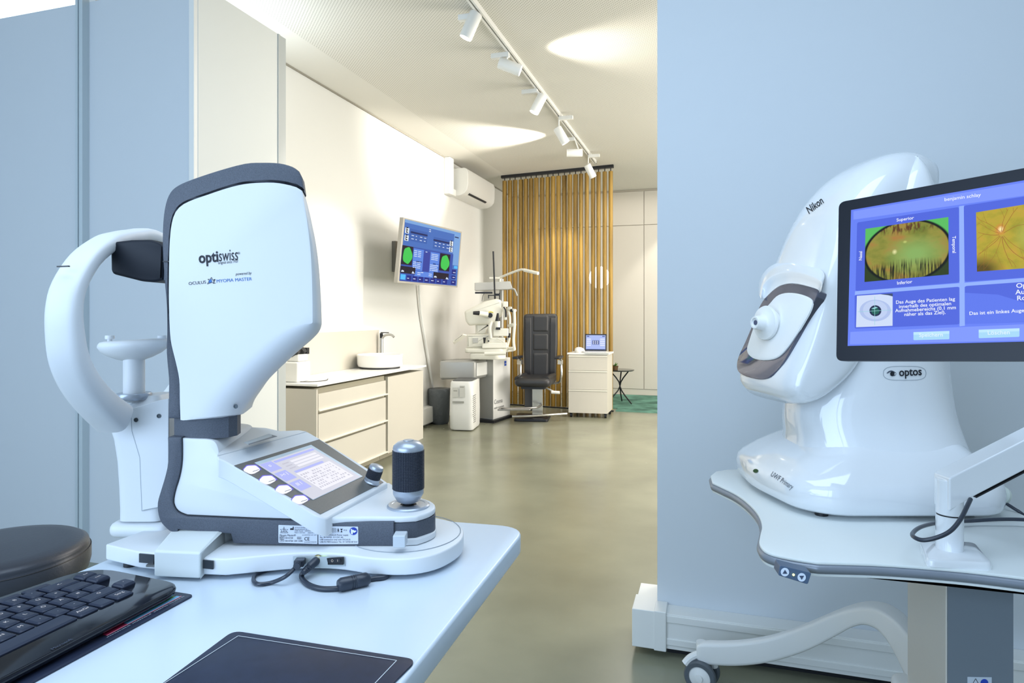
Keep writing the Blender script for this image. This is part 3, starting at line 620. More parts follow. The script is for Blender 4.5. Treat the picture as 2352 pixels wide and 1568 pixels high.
# ================================================================ EXAMINATION UNIT IN THE HALL
inst_m = mat('instrument_ivory', (232, 230, 218), .4); grey_p = mat('silver_grey_paint', (168, 168, 164), .35, metal=.3)
Dq = 7.05
PQ = [(-.208, 7.18), (-.02, 7.56), (-.174, 7.64), (-.362, 7.27)]
t = thing('examination_unit', 'tall grey and white examination unit column with table, silver drawer arm and reading lamp', 'examination unit', W(-.19, 7.4, 0))
bm = NB(); slab(bm, [W(*p, 0) for p in PQ], .03, .70); obj('column', bm, white_m, t, bevel=.006)
a = W(*PQ[0], 0); b = W(*PQ[3], 0); n_ = (b - a).cross(UP).normalized(); n_ = n_ if n_.dot(CAM - a) > 0 else -n_
bm = NB(); pbox(bm, a + n_ * .001 + UP * .04, b - a, UP * .655, n_ * .006); obj('grey_side_panel', bm, grey_p, t)
c2_ = W(*PQ[1], 0); n2_ = (c2_ - a).cross(UP).normalized(); n2_ = n2_ if n2_.dot(CAM - a) > 0 else -n2_
bm = NB(); u_ = (c2_ - a).normalized()
text(bm, 'Cosma', a + n2_ * .002 + u_ * .02 + UP * .20, a + n2_ * .002 + u_ * .22 + UP * .20, UP)
text(bm, 'made in germany', a + n2_ * .002 + u_ * .02 + UP * .145, a + n2_ * .002 + u_ * .26 + UP * .145, UP, h=.036)
obj('lettering', bm, mat('grey_ink', (110, 110, 112), .6), t, smooth=0)
bm = NB(); pbox(bm, a + n2_ * .001 + u_ * .27 + UP * .61, u_ * .05, UP * .055, n2_ * .001); o = obj('blue_badge', bm, mat('badge_blue', (40, 84, 190), .4), t)
bm = NB(); q_ = a + n2_ * .003 + u_ * .275 + UP * .63; text(bm, 'ZEISS', q_, q_ + u_ * .04, UP, h=.018); obj('badge_lettering', bm, white_m, o, smooth=0)
bm = NB(); slab(bm, [W(-.4, 7.2, 0), W(-.2, 7.12, 0), W(.0, 7.54, 0), W(-.2, 7.64, 0)], 0, .03); obj('base_plate', bm, dark_m, t)
# swivelling drawer
d0, d1_ = W(-.79, 6.98, 0), W(-.398, 6.98, 0); d2 = W(-.25, 7.28, 0); d3 = d2 + d0 - d1_
bm = NB(); slab(bm, rnd([d0, d1_, d2, d3], .03), .498, .705, .03, 5); obj('drawer_arm', bm, grey_p, t, smooth=60)
bm = NB(); e_ = (d2 - d1_).normalized(); n_ = e_.cross(UP).normalized(); n_ = n_ if n_.dot(CAM - d1_) > 0 else -n_
pbox(bm, d1_ + e_ * .03 + UP * .53 - n_ * .004, e_ * .27, UP * .145, n_ * .012); obj('drawer_front', bm, white_m, t, bevel=.006)
bm = NB(); cyl(bm, W(-.36, 7.22, .69), W(-.36, 7.22, .76), .05); obj('swivel_joint', bm, dark_m, t)
# table
bm = NB(); slab(bm, rnd([W(-.52, 6.98, 0), W(-.1, 6.93, 0), W(.04, 7.3, 0), W(-.4, 7.5, 0)], .05), .785, .835, .015); obj('table_top', bm, inst_m, t, smooth=60)
bm = NB(); slab(bm, rnd([W(-.47, 6.98, 0), W(-.16, 6.9, 0), W(-.05, 7.0, 0), W(-.3, 7.4, 0)], .05), .715, .782, .012); obj('table_carrier', bm, inst_m, t, smooth=60)
bm = NB(); tube(bm, [at(1113, 812, 6.86), at(1162, 811, 6.84)], .02, n=12); obj('grab_handle', bm, inst_m, t)
# pole and arms
bm = NB(); cyl(bm, W(-.125, 7.52, .7), at(1152, 640, 7.5), .028); obj('pole', bm, grey_p, t)
bm = NB(); prism(bm, [at(*p, 7.3) for p in ((1090, 649), (1172, 645.5), (1178, 664), (1090, 667))], FW * .16); obj('overhead_box', bm, mat('light_grey_plastic', (190, 190, 186), .45), t, bevel=.006)
bm = NB(); tube(bm, [at(1176, 663, 7.3), at(1182, 665, 7.3), at(1188, 679, 7.3)], .011, n=8); obj('hook', bm, grey_p, t)
bm = NB(); tube(bm, [at(1145, 639, 7.4), at(1168, 629, 7.3), at(1193, 620, 7.2), at(1201, 619, 7.15), at(1215, 622.5, 7.1)], .013, n=10); tube(bm, [at(1204, 620, 7.14), at(1236, 627.5, 7.0)], .019, n=10, smooth=2); obj('reading_lamp', bm, inst_m, t)
bm = NB(); cbox(bm, 1124, 636, 1148, 640, 7.35, .05); cyl(bm, at(1148, 660, 7.4), at(1148, 636, 7.4), .02); obj('lamp_mount', bm, inst_m, t)
bm = NB(); cyl(bm, at(1137, 687, 7.25), at(1133, 577, 7.25), .0095, n=10); obj('black_rod', bm, dark_m, t)
bm = NB(); cbox(bm, 1091, 670, 1131, 674, 7.2, .04); cbox(bm, 1121, 677, 1148, 679, 7.2, .03); cbox(bm, 1121, 677, 1123, 685, 7.2, .03); cbox(bm, 1146, 672, 1148, 687, 7.2, .03); cbox(bm, 1135, 674, 1146, 677, 7.24, .03); obj('accessory_rail', bm, dark_m, t)
bm = NB(); tube(bm, [at(1112, 674, 7.22), at(1108, 682, 7.22), at(1107, 692, 7.22)], .003, n=6); obj('wire', bm, dark_m, t)
# measuring instrument
t = thing('eye_measuring_instrument', 'bulky ivory eye measuring instrument with a wedge-shaped head on the unit table', 'instrument', at(1115, 799, 7.1))
hd_ = rnd([Vector(p) for p in ((1066, 715), (1111, 692), (1140, 685.5), (1151, 689), (1154, 696), (1154, 724), (1128, 745), (1094, 746), (1077, 748), (1069, 737))], 5, 4)
bm = NB(); profile(bm, [(p.x, p.y) for p in hd_], 7.06, 7.34, .03, 4); h_ = obj('head', bm, inst_m, t, smooth=60)
bm = NB(); cyl(bm, at(1124, 722, 7.02), at(1124, 722, 7.08), .045); cyl(bm, at(1120, 722, 6.98), at(1100, 719, 6.94), .028); obj('viewing_tube', bm, inst_m, h_)
bm = NB(); cyl(bm, at(1101, 719, 6.94), at(1087, 718.5, 6.92), .024, .018); obj('eyepiece', bm, dark_m, h_)
bm = NB(); cyl(bm, at(1126, 724, 6.98), at(1126, 724, 7.03), .026); obj('round_knob', bm, dark_m, h_)
bm = NB(); tube(bm, [at(1121, 718, 7.0), at(1127, 716, 7.0), at(1133, 717.5, 7.0)], .006, n=8); obj('yellow_ring', bm, mat('ring_yellow', (226, 206, 80), .5), h_)
nk = rnd([Vector(p) for p in ((1091, 744), (1126, 744), (1118, 756), (1115, 768), (1092, 768))], 4, 4)
bm = NB(); profile(bm, [(p.x, p.y) for p in nk], 7.1, 7.26, .02); obj('neck', bm, inst_m, t, smooth=60)
lb = rnd([Vector(p) for p in ((1072, 768), (1127, 767), (1129, 800), (1072, 799))], 3, 4)
bm = NB(); profile(bm, [(p.x, p.y) for p in lb], 7.02, 7.3, .02); b_ = obj('base_housing', bm, inst_m, t, smooth=60)
bm = NB(); cbox(bm, 1086, 776, 1098, 787, 7.012, .01); obj('grey_window', bm, mat('light_grey_plastic', (190, 190, 186), .45), b_)
bm = NB(); prism(bm, [at(1041, 783, 6.85), at(1064, 766, 6.9), at(1073, 768, 7.0), at(1044, 788, 6.95)], -FW * .03 - UP * .012); obj('tilted_display', bm, inst_m, t, bevel=.004)
bm = NB(); prism(bm, [at(1044, 782, 6.83), at(1061, 769, 6.86), at(1064, 769.5, 6.9), at(1046, 783.5, 6.88)], -FW * .004); obj('display_glass', bm, mat('dark_glass2', (96, 92, 96), .2), t)
# slit lamp
t = thing('slit_lamp', 'ivory slit lamp with black knobs and chin rest frame on the unit table', 'instrument', at(1145, 800, 7.0))
bm = NB(); cbox(bm, 1107, 787, 1165, 800, 6.93, .2); cbox(bm, 1120, 775, 1160, 788, 6.98, .12); obj('carriage', bm, inst_m, t, bevel=.012)
bm = NB(); cbox(bm, 1133, 754, 1168, 772, 6.98, .1); obj('lamp_housing', bm, inst_m, t, bevel=.01)
bm = NB(); cyl(bm, at(1142.5, 754, 6.97), at(1142.5, 737, 6.97), .03); obj('lamp_column', bm, inst_m, t)
bm = NB(); cyl(bm, at(1142.5, 737, 6.96), at(1143.5, 719, 6.96), .025, .01); obj('black_cone', bm, dark_m, t)
bm = NB(); cbox(bm, 1139, 751.5, 1149, 757, 6.93, .04); obj('focus_grip', bm, dark_m, t)
bm = NB(); cyl(bm, at(1113, 775, 6.92), at(1112.5, 788, 6.92), .016, .008); obj('joystick', bm, dark_m, t)
for p_, r_ in (((1163, 778.5), .01), ((1122, 783), .009)): bm = NB(); cyl(bm, at(*p_, 6.9), at(*p_, 6.96), r_); obj('knob', bm, dark_m, t)
bm = NB(); tube(bm, [at(1130, 738, 6.98), at(1125, 752, 6.96), at(1127, 776, 6.98)], .019, n=10); tube(bm, [at(1140, 776, 6.95), at(1152, 782, 6.95), at(1159, 789, 6.95)], .006, n=8); obj('microscope_arm', bm, inst_m, t)
bm = NB()
tube(bm, [at(1165, 797, 7.1), at(1170, 773, 7.1), at(1171, 730, 7.1), at(1166, 709, 7.1), at(1175, 707, 7.08)], .014, n=10)
tube(bm, [at(1182, 803, 7.0), at(1179.5, 780, 7.0), at(1182, 745, 7.0), at(1181, 711, 7.0)], .015, n=10); tube(bm, [at(1170, 748, 7.1), at(1182, 745, 7.0)], .02, n=10, smooth=1); tube(bm, [at(1166, 710, 7.1), at(1184, 713, 7.0)], .016, n=10, smooth=1); tube(bm, [at(1166, 800, 7.1), at(1182, 802, 7.0)], .016, n=10, smooth=1)
obj('chin_rest_frame', bm, inst_m, t)
bm = NB(); cyl(bm, at(1169.5, 765, 7.08), at(1169.5, 775, 7.08), .016); obj('frame_grip', bm, dark_m, t)
bm = NB(); cyl(bm, at(1174, 713, 7.04), at(1177, 713, 7.02), .018); obj('frame_clamp', bm, dark_m, t)
bm = NB(); cbox(bm, 1155, 692, 1167, 705, 7.05, .1); cyl(bm, at(1158, 705, 7.04), at(1161, 735, 7.04), .018); obj('lamp_head', bm, inst_m, t, bevel=.01)
bm = NB(); tube(bm, [at(1157, 705, 7.03), at(1161, 712, 7.02), at(1162, 728, 7.02)], .009, n=8); cbox(bm, 1166, 693, 1168, 704, 7.06, .07); obj('black_cable', bm, dark_m, t)
# ================================================================ DESK (foreground left)
ZD = .85; DT = .03
desk_m = mat('desk_laminate', (214, 227, 240), .28, spec=.5)
A_ = onz(-120, 1408, ZD); B_ = onz(545, 1160, ZD); C_ = onz(1212, 1209, ZD); D_ = onz(925, 1568, ZD)
ds = (D_ - C_).normalized(); A2 = B_ + ds * 1.05; D2_ = C_ + ds * 1.05
t = thing('desk', 'pale desk with rounded corner carrying the eye measuring device and the keyboard', 'desk', ((B_ + C_ + A2 + D2_) / 4) * 1 - UP * ZD)
bm = NB(); slab(bm, rnd([A2, B_, C_, D2_], [.03, .05, .055, .03], 8), ZD - DT, ZD, .004, 3); obj('desktop', bm, desk_m, t, smooth=50)
cc = (B_ + C_ + A2 + D2_) / 4; cx_ = (C_ - B_).normalized()
for k_ in (-.17, .17):
    c0 = cc + cx_ * 0 + ds * k_ * 1.6
    bm = NB(); box(bm, -.04, -.04, .04, .04, .04, ZD - DT); bmesh.ops.translate(bm, verts=bm.verts, vec=Vector((c0.x - .06, c0.y, 0))); obj('leg', bm, white_m, t)
    bm = NB(); rbox(bm, (c0.x - .06, c0.y, .02), .5, .07, .04); obj('foot', bm, white_m, t, bevel=.005)

# ================================================================ EYE MEASURING DEVICE (myopia)
dev_m = mat('device_white', (222, 226, 230), .42); slate = mat('slate_speckle', (78, 84, 96), .55, noise=(900, .22, 2), bump=(1400, .12, .001))
DF = .90
T = thing('myopia_measuring_device', 'large white and slate eye measuring device with joystick and tilted console on the desk', 'measuring device', W(-.3, .96, ZD))
ZB0, ZB1 = ZD + .006, ZD + .028
def outline(b, P, wd, closed=True):
    P = [Vector(p) for p in P]; n_ = len(P)
    for i in range(n_ if closed else n_ - 1):
        a, c = P[i], P[(i + 1) % n_]; d = (c - a).normalized(); s_ = d.cross(FW).normalized() * wd / 2; quad(b, [a - s_, c - s_, c + s_, a + s_])
# base plate
bp = [(244, 1249), (321, 1267), (461, 1281), (518, 1283.5), (600, 1276), (672.7, 1270), (735, 1268.6), (792, 1272), (856, 1281), (931, 1283), (985, 1276), (1024, 1262.6), (1055, 1243), (1065, 1225), (1060, 1210), (1035, 1196), (1000, 1188), (930, 1182), (700, 1178), (369, 1203)]
P3 = [onz(x, y, ZB1) for x, y in bp]
bm = NB(); P3s = P3[:4] + [Vector(p) for p in cr(P3[4:17], 3)] + P3[17:]
slab(bm, P3s, ZB0, ZB1, .0025, 3); obj('base_plate', bm, dev_m, T, smooth=45)
bm = NB(); o_ = onz(930, 1222, ZB1)
pts = [o_ + Vector((math.cos(a) * .082, math.sin(a) * .082, .0005)) for a in (2 * math.pi * i / 48 for i in range(49))]
tube(bm, pts, .0006, n=4, smooth=0); obj('base_ring', bm, mat('joint_grey', (150, 158, 166), .6), T)
for x, y in ((420, 1262), (520, 1268), (930, 1262), (1010, 1225), (700, 1240), (300, 1252)):
    bm = NB(); c = onz(x, y, ZB1); cyl(bm, (c.x, c.y, ZD), (c.x, c.y, ZB0 + .001), .009); obj('rubber_foot', bm, dark_m, T)
# ports recess, switch, led
def on_front(px, py, zz=None): return at(px, py, .858)
fr = PL(at(760, 1290, .8575), -FW)
DB = lambda px, D=.0: None
def edgeD(px):   # depth of the base plate front edge at this pixel column
    best = None
    for a, b in zip(P3s, P3s[1:]):
        r0, r1 = (a - CAM), (b - CAM); u0, u1 = r0.dot(RT) / r0.dot(FW), r1.dot(RT) / r1.dot(FW); u = (px - CX) / F
        if min(u0, u1) <= u <= max(u0, u1) and abs(u1 - u0) > 1e-6:
            q = a + (b - a) * ((u - u0) / (u1 - u0)); d = (q - CAM).dot(FW); best = d if best is None else min(best, d)
    return best or .87
def fpt(px, py, off): return at(px, py, edgeD(px) - off)
bm = NB(); quad(bm, [fpt(673, 1277, .0012), fpt(790, 1278, .0012), fpt(793, 1300, .0012), fpt(673, 1303, .0012)]); obj('port_recess', bm, mat('recess_grey', (182, 192, 196), .6), T)
bm = NB(); q = [fpt(750, 1279, .0015), fpt(790, 1278, .0015), fpt(790, 1295, .0015), fpt(750, 1295, .0015)]; prism(bm, q, -FW * .003); sw = obj('power_switch', bm, dark_m, T, bevel=.0006)
bm = NB(); q = rnd([fpt(755, 1283, .0046), fpt(783, 1282, .0046), fpt(783, 1291, .0046), fpt(755, 1291, .0046)], .0025); prism(bm, q, -FW * .0012); rk = obj('rocker', bm, mat('rocker_black', (36, 40, 48), .35), sw)
bm = NB(); s0 = fpt(763, 1287.4, .0064); pts = [s0 + RT * .0012 * math.cos(a) + UP * .0015 * math.sin(a) for a in (2 * math.pi * i / 16 for i in range(17))]; tube(bm, pts, .0003, n=4, smooth=0)
s1 = fpt(775.5, 1287, .0064); pbox(bm, s1 - RT * .0003 - UP * .0015, RT * .0006, UP * .003, -FW * .0002); obj('switch_marks', bm, glow('mark_white', (220, 224, 230), .6), rk)
bm = NB(); c = fpt(743.5, 1284, .0012); cyl(bm, c, c - FW * .0015, .0019, n=14); obj('status_led', bm, glow('led_green', (200, 255, 40), 6), T)
# rail recesses + sliding block
for a, b, y0_, y1_ in ((321, 354, 1270, 1290), (461, 491, 1284, 1303)):
    bm = NB(); prism(bm, [fpt(a, y0_, .001), fpt(b, y0_ + 3, .001), fpt(b, y1_ + 3, .001), fpt(a, y1_, .001)], -FW * .002); obj('rail_recess', bm, mat('rail_dark', (44, 50, 58), .35), T)
bm = NB(); pbox(bm, W(-.49, .865, ZD + .012), RT * .12, FW * .03, UP * .003); obj('guide_rail', bm, metal_m, T)
ft = [at(353, 1263, .868), at(459, 1274, .862), at(459, 1276, .862)]
zt_ = at(400, 1268, .865).z
f0, f1 = at(353, 1263, .852), at(460, 1274, .845); f0.z = f1.z = .8885
b0, b1_ = W((414 - CX) / F * .93, .93, 0), W((531 - CX) / F * .93, .93, 0)
dn = lambda p, z: Vector((p.x, p.y, z))
bm = NB(); rings(bm, [[dn(f0, ZD + .004), dn(f1, ZD + .004), dn(f1, f1.z), dn(f0, f0.z)], [dn(b0, ZD + .02), dn(b1_, ZD + .02), dn(b1_, .905), dn(b0, .905)]])
obj('sliding_block', bm, mat('block_white', (216, 222, 222), .5), T, bevel=.003)
bm = NB(); f1b = at(464, 1276, .868); rings(bm, [[dn(f1, ZD + .004), dn(f1b, ZD + .004), dn(f1b, .884), dn(f1, .888)], [dn(b1_, ZD + .02), dn(b1_ + RT * .004, ZD + .02), dn(b1_ + RT * .004, .902), dn(b1_, .9045)]]); obj('block_cheek', bm, mat('block_white', (216, 222, 222), .5), T)

# lower frame (slate) and lower body (white)
out = [(385, 1004), (385, 1060), (378, 1095), (369, 1125), (361, 1155), (362, 1180), (370, 1200), (385, 1217), (408, 1228), (408, 1215), (530, 1226), (535, 1248), (640, 1251.5), (730, 1254), (905, 1254), (905, 1196), (800, 1199), (600, 1192), (430, 1186), (404, 1174), (395, 1155), (399, 1128), (410, 1090), (416, 1055), (416, 1004)]
out2 = [tuple(v) for v in cr([(385, 1004), (385, 1060), (378, 1095), (369, 1125), (361, 1155), (363, 1182), (371, 1202), (388, 1219)], 3)] + [(408, 1228), (408, 1216), (530, 1226), (536, 1248), (640, 1251.5), (730, 1254), (905, 1254), (905, 1197), (800, 1200), (600, 1193)] + [tuple(v) for v in cr([(430, 1186), (407, 1176), (396, 1155), (400, 1128), (411, 1090), (416, 1055), (416, 1004)], 3)]
bm = NB(); profile(bm, out2, DF - .002, 1.01, .002, 2); obj('lower_frame', bm, slate, T, smooth=40)
inn = [tuple(v) for v in cr([(418.5, 1006), (418.5, 1055), (413, 1092), (402.5, 1128), (399.5, 1154), (409.5, 1172.5), (430, 1182)], 3)] + [(600, 1189.5), (722, 1193), (726, 1184), (700, 1172), (560, 1096), (512, 1068)] + [tuple(v) for v in cr([(504, 1048), (500, 1026), (490, 1012), (470, 1008)], 3)]
bm = NB(); profile(bm, inn, DF + .001, 1.03, .0015, 2); obj('lower_body', bm, dev_m, T, smooth=40)
jl = [tuple(v) for v in cr([(417, 1004), (417, 1055), (411.5, 1091), (400.5, 1128), (397, 1155), (407.5, 1175), (430, 1184.8)], 4)] + [(600, 1192), (790, 1198.5)]
b = NB(); outline(b, [at(x, y, DF + .0006) for x, y in jl], .0036, False); obj('joint_line', b, mat('joint_black', (30, 34, 44), .5), T, smooth=0)
# joystick deck
zp = .918
dk = [(735, 1190), (800, 1187), (850, 1186), (920, 1187)] + [tuple(v) for v in cr([(955, 1185), (982, 1177), (998, 1168), (999, 1157), (988, 1149)], 3)] + [(930, 1130), (895, 1108), (800, 1108)]
bm = NB(); plan(bm, dk, zp - .0085, zp, .003); obj('joystick_deck', bm, dev_m, T, smooth=45)
dk2 = [(895, 1150), (895, 1186), (920, 1186)] + [tuple(v) for v in cr([(955, 1184), (982, 1176), (998, 1169), (999, 1158), (988, 1150)], 3)] + [(930, 1131), (900, 1115)]
bm = NB(); plan(bm, dk2, ZB1 + .002, zp - .009, .001, zr=zp); obj('deck_skirt', bm, slate, T, smooth=45)
dk3 = [(905, 1189)] + [tuple(v) for v in cr([(958, 1187), (984, 1179), (1000, 1170), (1001, 1158), (990, 1149)], 3)] + [(930, 1140), (905, 1150)]
bm = NB(); plan(bm, dk3, ZB1 + .001, ZB1 + .009, .001, zr=zp); obj('white_lip', bm, dev_m, T, smooth=45)
bm = NB(); cbox(bm, 902, 1230, 931, 1258, .868, .02); obj('locking_knob', bm, mat('knob_grey', (196, 204, 212), .4), T, bevel=.0015)
# console
pc = PL.tri(at(499, 1050, .885), at(751, 1190, .885), at(704, 991, 1.07)); dnv = Vector((0, 0, -1))
Lp = [(499.5, 1047), (504, 1036), (523, 1021), (600, 1003), (704, 989)]
top = [pc.pt(x, y) for x, y in [(499.5, 1052), (499.5, 1046), (560, 1030), (640, 1008), (704, 990.5), (708, 992), (734, 1007), (779, 1035), (854, 1081.6), (891, 1109), (751, 1190), (745, 1190), (723, 1182.6), (667, 1148), (538, 1070.5), (515, 1058)]]
nrm = pc.n if pc.n.z > 0 else -pc.n
def thick(bm, pts, d, r=.002):
    c = sum(pts, Vector()) / len(pts); rs_ = []
    for k_ in range(4): t_ = k_ / 3 * math.pi / 2; s_ = 1 - r * (1 - math.sin(t_)) * 12; rs_.append([c + (p - c) * s_ - nrm * (r * (1 - math.cos(t_)) ) for p in pts])
    rs_.append([p - nrm * .0 + dnv * d for p in pts]); return rings(bm, rs_)
bm = NB(); c_ = sum(top, Vector()) / len(top)
bot = []
for p in top:
    bot.append(p + dnv * (.026 if True else 0))
rings(bm, [top, bot]); con = obj('console', bm, dev_m, T, smooth=40, bevel=.002)
# flat shoulder between neck and console
bm = NB(); fold = [pc.pt(x, y) for x, y in ((704, 990.5), (640, 1008), (560, 1030), (499.5, 1046))]
back = [onz(x, y, z_) for x, y, z_ in ((500, 1040, 1.006), (506, 1032, 1.008), (522, 1021, 1.012), (508, 1013, 1.016), (470, 1009, 1.020), (430, 1004, 1.026), (440, 985, 1.028), (520, 978, 1.028), (554, 979.5, 1.024), (611, 982.5, 1.013), (642.8, 990, 1.010), (686, 987.7, 1.0075))]
tp3 = fold + back; rings(bm, [[Vector((p.x, p.y, .985)) for p in tp3], tp3]); obj('shoulder', bm, dev_m, T, smooth=45)
bm = NB(); q = [onz(x, y, 1.0152) for x, y in ((560, 1016), (618, 996), (637, 1002), (572, 1021))]; rings(bm, [q, [p + UP * .0003 for p in q]]); obj('printer_slot', bm, mat('slot_shade', (176, 188, 196), .5), T)
bm = NB(); q = [onz(x, y, 1.0158) for x, y in ((624, 999), (637, 1002), (572, 1021), (570, 1019.5), (626, 1002))]; rings(bm, [q, [p + UP * .0003 for p in q]]); obj('slot_edge', bm, mat('slot_dark', (92, 104, 116), .5), T)
def cq(name, q, m, off, par=con, r=0, th=0):
    b = NB(); P = [pc.pt(x, y, off) for x, y in q]; P = rnd(P, r) if r else P
    rings(b, [P, [p - pc.n * .0005 for p in P]]) if not th else rings(b, [[p - pc.n * th for p in P], P]); return obj(name, b, m, par, smooth=30 if th else 0, bevel=(.0012 if th else 0))
cq('bezel', ((538, 1068.5), (733, 1008.5), (881, 1107), (736, 1180)), mat('bezel_grey', (104, 104, 102), .4, noise=(700, .08, 2)), .0008)
cq('screen_rim', ((584.5, 1062), (714.5, 1021), (833.5, 1093.5), (719.5, 1147.5)), mat('rim_pale', (206, 220, 230), .3), .0014)
scr = cq('screen', ((594, 1067), (715.5, 1027), (827.5, 1094.5), (719, 1146)), glow('con_screen', (212, 214, 228), 1.0), .0020)
def sq(name, qs, m, off=.0027):
    b = NB()
    for q in qs: quad(b, [pc.pt(x, y, off) for x, y in q])
    return obj(name, b, m, scr, smooth=0)
# bilinear frame of the screen
c4 = ((596, 1067), (715.5, 1028), (826, 1094.5), (719, 1144))
def bi(u, v): return tuple((1-u)*(1-v)*c4[0][i] + u*(1-v)*c4[1][i] + u*v*c4[2][i] + (1-u)*v*c4[3][i] for i in (0, 1))
R4 = lambda a, b, c, d: [bi(a, b), bi(c, b), bi(c, d), bi(a, d)]
sq('screen_bars', [R4(.24, .02, 1, .07), R4(.3, .36, .86, .41), R4(0, .0, .22, .22), R4(0, .27, .22, .5), R4(0, .55, .22, .78)], glow('con_blue', (178, 186, 250), 1.0))
sq('screen_panels', [R4(.46, .12, .95, .17), R4(.46, .19, .95, .24), R4(.46, .26, .95, .31), R4(.28, .42, .95, .93)], glow('con_pale', (234, 234, 244), 1.05))
rr = random.Random(5); qs = []
for j in range(7):
    for i in range(14):
        u = .31 + .045 * i; v = .47 + .062 * j
        if u < .92 and v < .9 and rr.random() < .8: qs.append(R4(u, v, u + rr.uniform(.01, .03), v + .035))
for j in range(3): qs.append(R4(.3, .13 + .07 * j, .42, .155 + .07 * j))
sq('screen_text', qs, glow('con_text', (196, 196, 212), 1.0), .0032)
b = NB()
for k_, (u, v) in enumerate(((.11, .11), (.11, .385), (.11, .665))):
    p = pc.pt(*bi(u, v), .0034); ex = (pc.pt(*bi(1, v), .0034) - p).normalized(); ey = (pc.pt(*bi(u, 0), .0034) - p).normalized(); text(b, ('o', '>< I', 'III I')[k_], p, p + ex, ey, .009, 'center')
obj('screen_icons', b, glow('con_icon', (240, 240, 255), 1.1), scr, smooth=0)
for (x, y) in ((579.5, 1076), (616, 1099.5), (653, 1121.5), (690.5, 1145)):
    q = [(x - 20, y + 1), (x - 12, y - 7.5), (x + 8, y - 8.5), (x + 19.5, y + 1), (x + 6, y + 8.5), (x - 3, y + 9.5)]
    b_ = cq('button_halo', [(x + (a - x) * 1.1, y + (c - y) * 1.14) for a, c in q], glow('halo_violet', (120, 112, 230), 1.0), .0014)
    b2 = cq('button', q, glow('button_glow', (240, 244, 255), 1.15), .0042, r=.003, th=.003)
    b3 = NB(); P = [pc.pt(a, c, .0047) for a, c in ((x + 1, y + 6), (x + 17, y + .8), (x + 15, y + 2.6), (x + 1, y + 7.2))]; quad(b3, P); obj('button_edge_shade', b3, mat('btn_shadow', (70, 78, 96), .5), b2, smooth=0)  # dark sliver paints the shadow along each button's lower edge
# joystick
def knurl(name, c, ax, z0, z1, r, nu, nv, m, par, depth):
    b = NB(); lathe(b, [(r, z0 + (z1 - z0) * i / nv) for i in range(nv + 1)], c, ax, nu)
    b.normal_update(); fs = [f for f in b.faces if len(f.verts) == 4]
    bmesh.ops.inset_individual(b, faces=fs, thickness=r * .045, depth=0)
    b.normal_update()
    mv = {}
    for f in fs: 
        for v in f.verts: mv[v] = f.normal.copy()
    rad = sum(((f.calc_center_median() - (Vector(c) + Vector(ax).normalized() * (f.calc_center_median() - Vector(c)).dot(Vector(ax).normalized()))).normalized().dot(f.normal) for f in fs))
    sg = 1 if rad > 0 else -1
    for v, n_ in mv.items(): v.co += n_ * depth * sg
    return obj(name, b, m, par, smooth=25)
rub = mat('black_rubber', (34, 40, 54), .5); sil = mat('satin_silver', (176, 184, 196), .3, metal=.55)
jc = onz(938, 1162, zp)
bm = NB(); lathe(bm, [(0, 0), (.031, 0), (.031, .002), (.029, .0035), (.025, .0035), (.024, .0028), (.012, .0028), (.011, .001), (0, .001)], jc, n=56); jr = obj('joystick_ring', bm, sil, T)
bm = NB(); lathe(bm, [(0, .0032), (.011, .0032), (.011, .0036), (0, .0036)], jc, n=28); obj('joystick_hole', bm, dark_m, T)
js = obj('joystick', cyl(NB(), jc + UP * .002, jc + UP * .022, .005), metal_m, T)
jt = [(0, .018), (.006, .019), (.014, .023), (.0195, .032), (.0215, .036), (.0215, .046), (.02, .047)]
hz_ = lambda y: (CY - y) / F * .955 + HC - zp
bm = NB(); lathe(bm, [(0, hz_(1155)), (.006, hz_(1155)), (.0165, hz_(1147)), (.0215, hz_(1133)), (.0225, hz_(1130)), (.0225, hz_(1119)), (.021, hz_(1118))], jc, n=40); obj('silver_cup', bm, sil, js)
knurl('rubber_grip', jc, (0, 0, 1), hz_(1119.5), hz_(1031), .0228, 40, 26, rub, js, .0007)
bm = NB(); lathe(bm, [(.0225, hz_(1031.5)), (.0228, hz_(1027)), (.0218, hz_(1021)), (.016, hz_(1013)), (.0085, hz_(1010)), (.0075, hz_(1010)), (.0075, hz_(1008.5)), (0, hz_(1008))], jc, n=40); obj('silver_cap', bm, sil, js)
# small console knob
kb = pc.pt(853, 1106, 0); ka = (pc.n * 1.0 + RT * .10).normalized(); ka = (at(864, 1068, (kb - CAM).dot(FW) - .0) - kb).normalized() * .8 + pc.n * .35; ka.normalize()
bm = NB(); lathe(bm, [(0, 0), (.0135, 0), (.0135, .001), (.012, .0025), (.012, .007), (0, .007)], kb, ka, 32); kn = obj('control_knob', bm, sil, T)
knurl('knob_grip', kb, ka, .0065, .0215, .0115, 30, 9, rub, kn, .0005)
bm = NB(); lathe(bm, [(.0112, .0215), (.0116, .0235), (.0105, .027), (.007, .0285), (0, .029)], kb, ka, 32); obj('knob_cap', bm, sil, kn)
# neck
bm = NB(); nkp = [W((400 - CX) / F * .91, .91, 0), W((435 - CX) / F * .905, .905, 0), W((552 - CX) / F * .925, .925, 0), W((553 - CX) / F * .95, .95, 0), W(-.41, .99, 0), W(-.43, 1.02, 0), W(-.5, 1.02, 0)]
nkp = [W((400 - CX) / F * .912, .912, 0), W((438 - CX) / F * .904, .904, 0)] + [W((x - CX) / F * d, d, 0) for x, d in ((490, .906), (525, .915), (545, .93), (553, .95), (552, .98))] + [W(-.44, 1.0, 0), W(-.5, 1.0, 0)]
slab(bm, nkp, 1.026, 1.06); obj('neck', bm, slate, T, smooth=25)
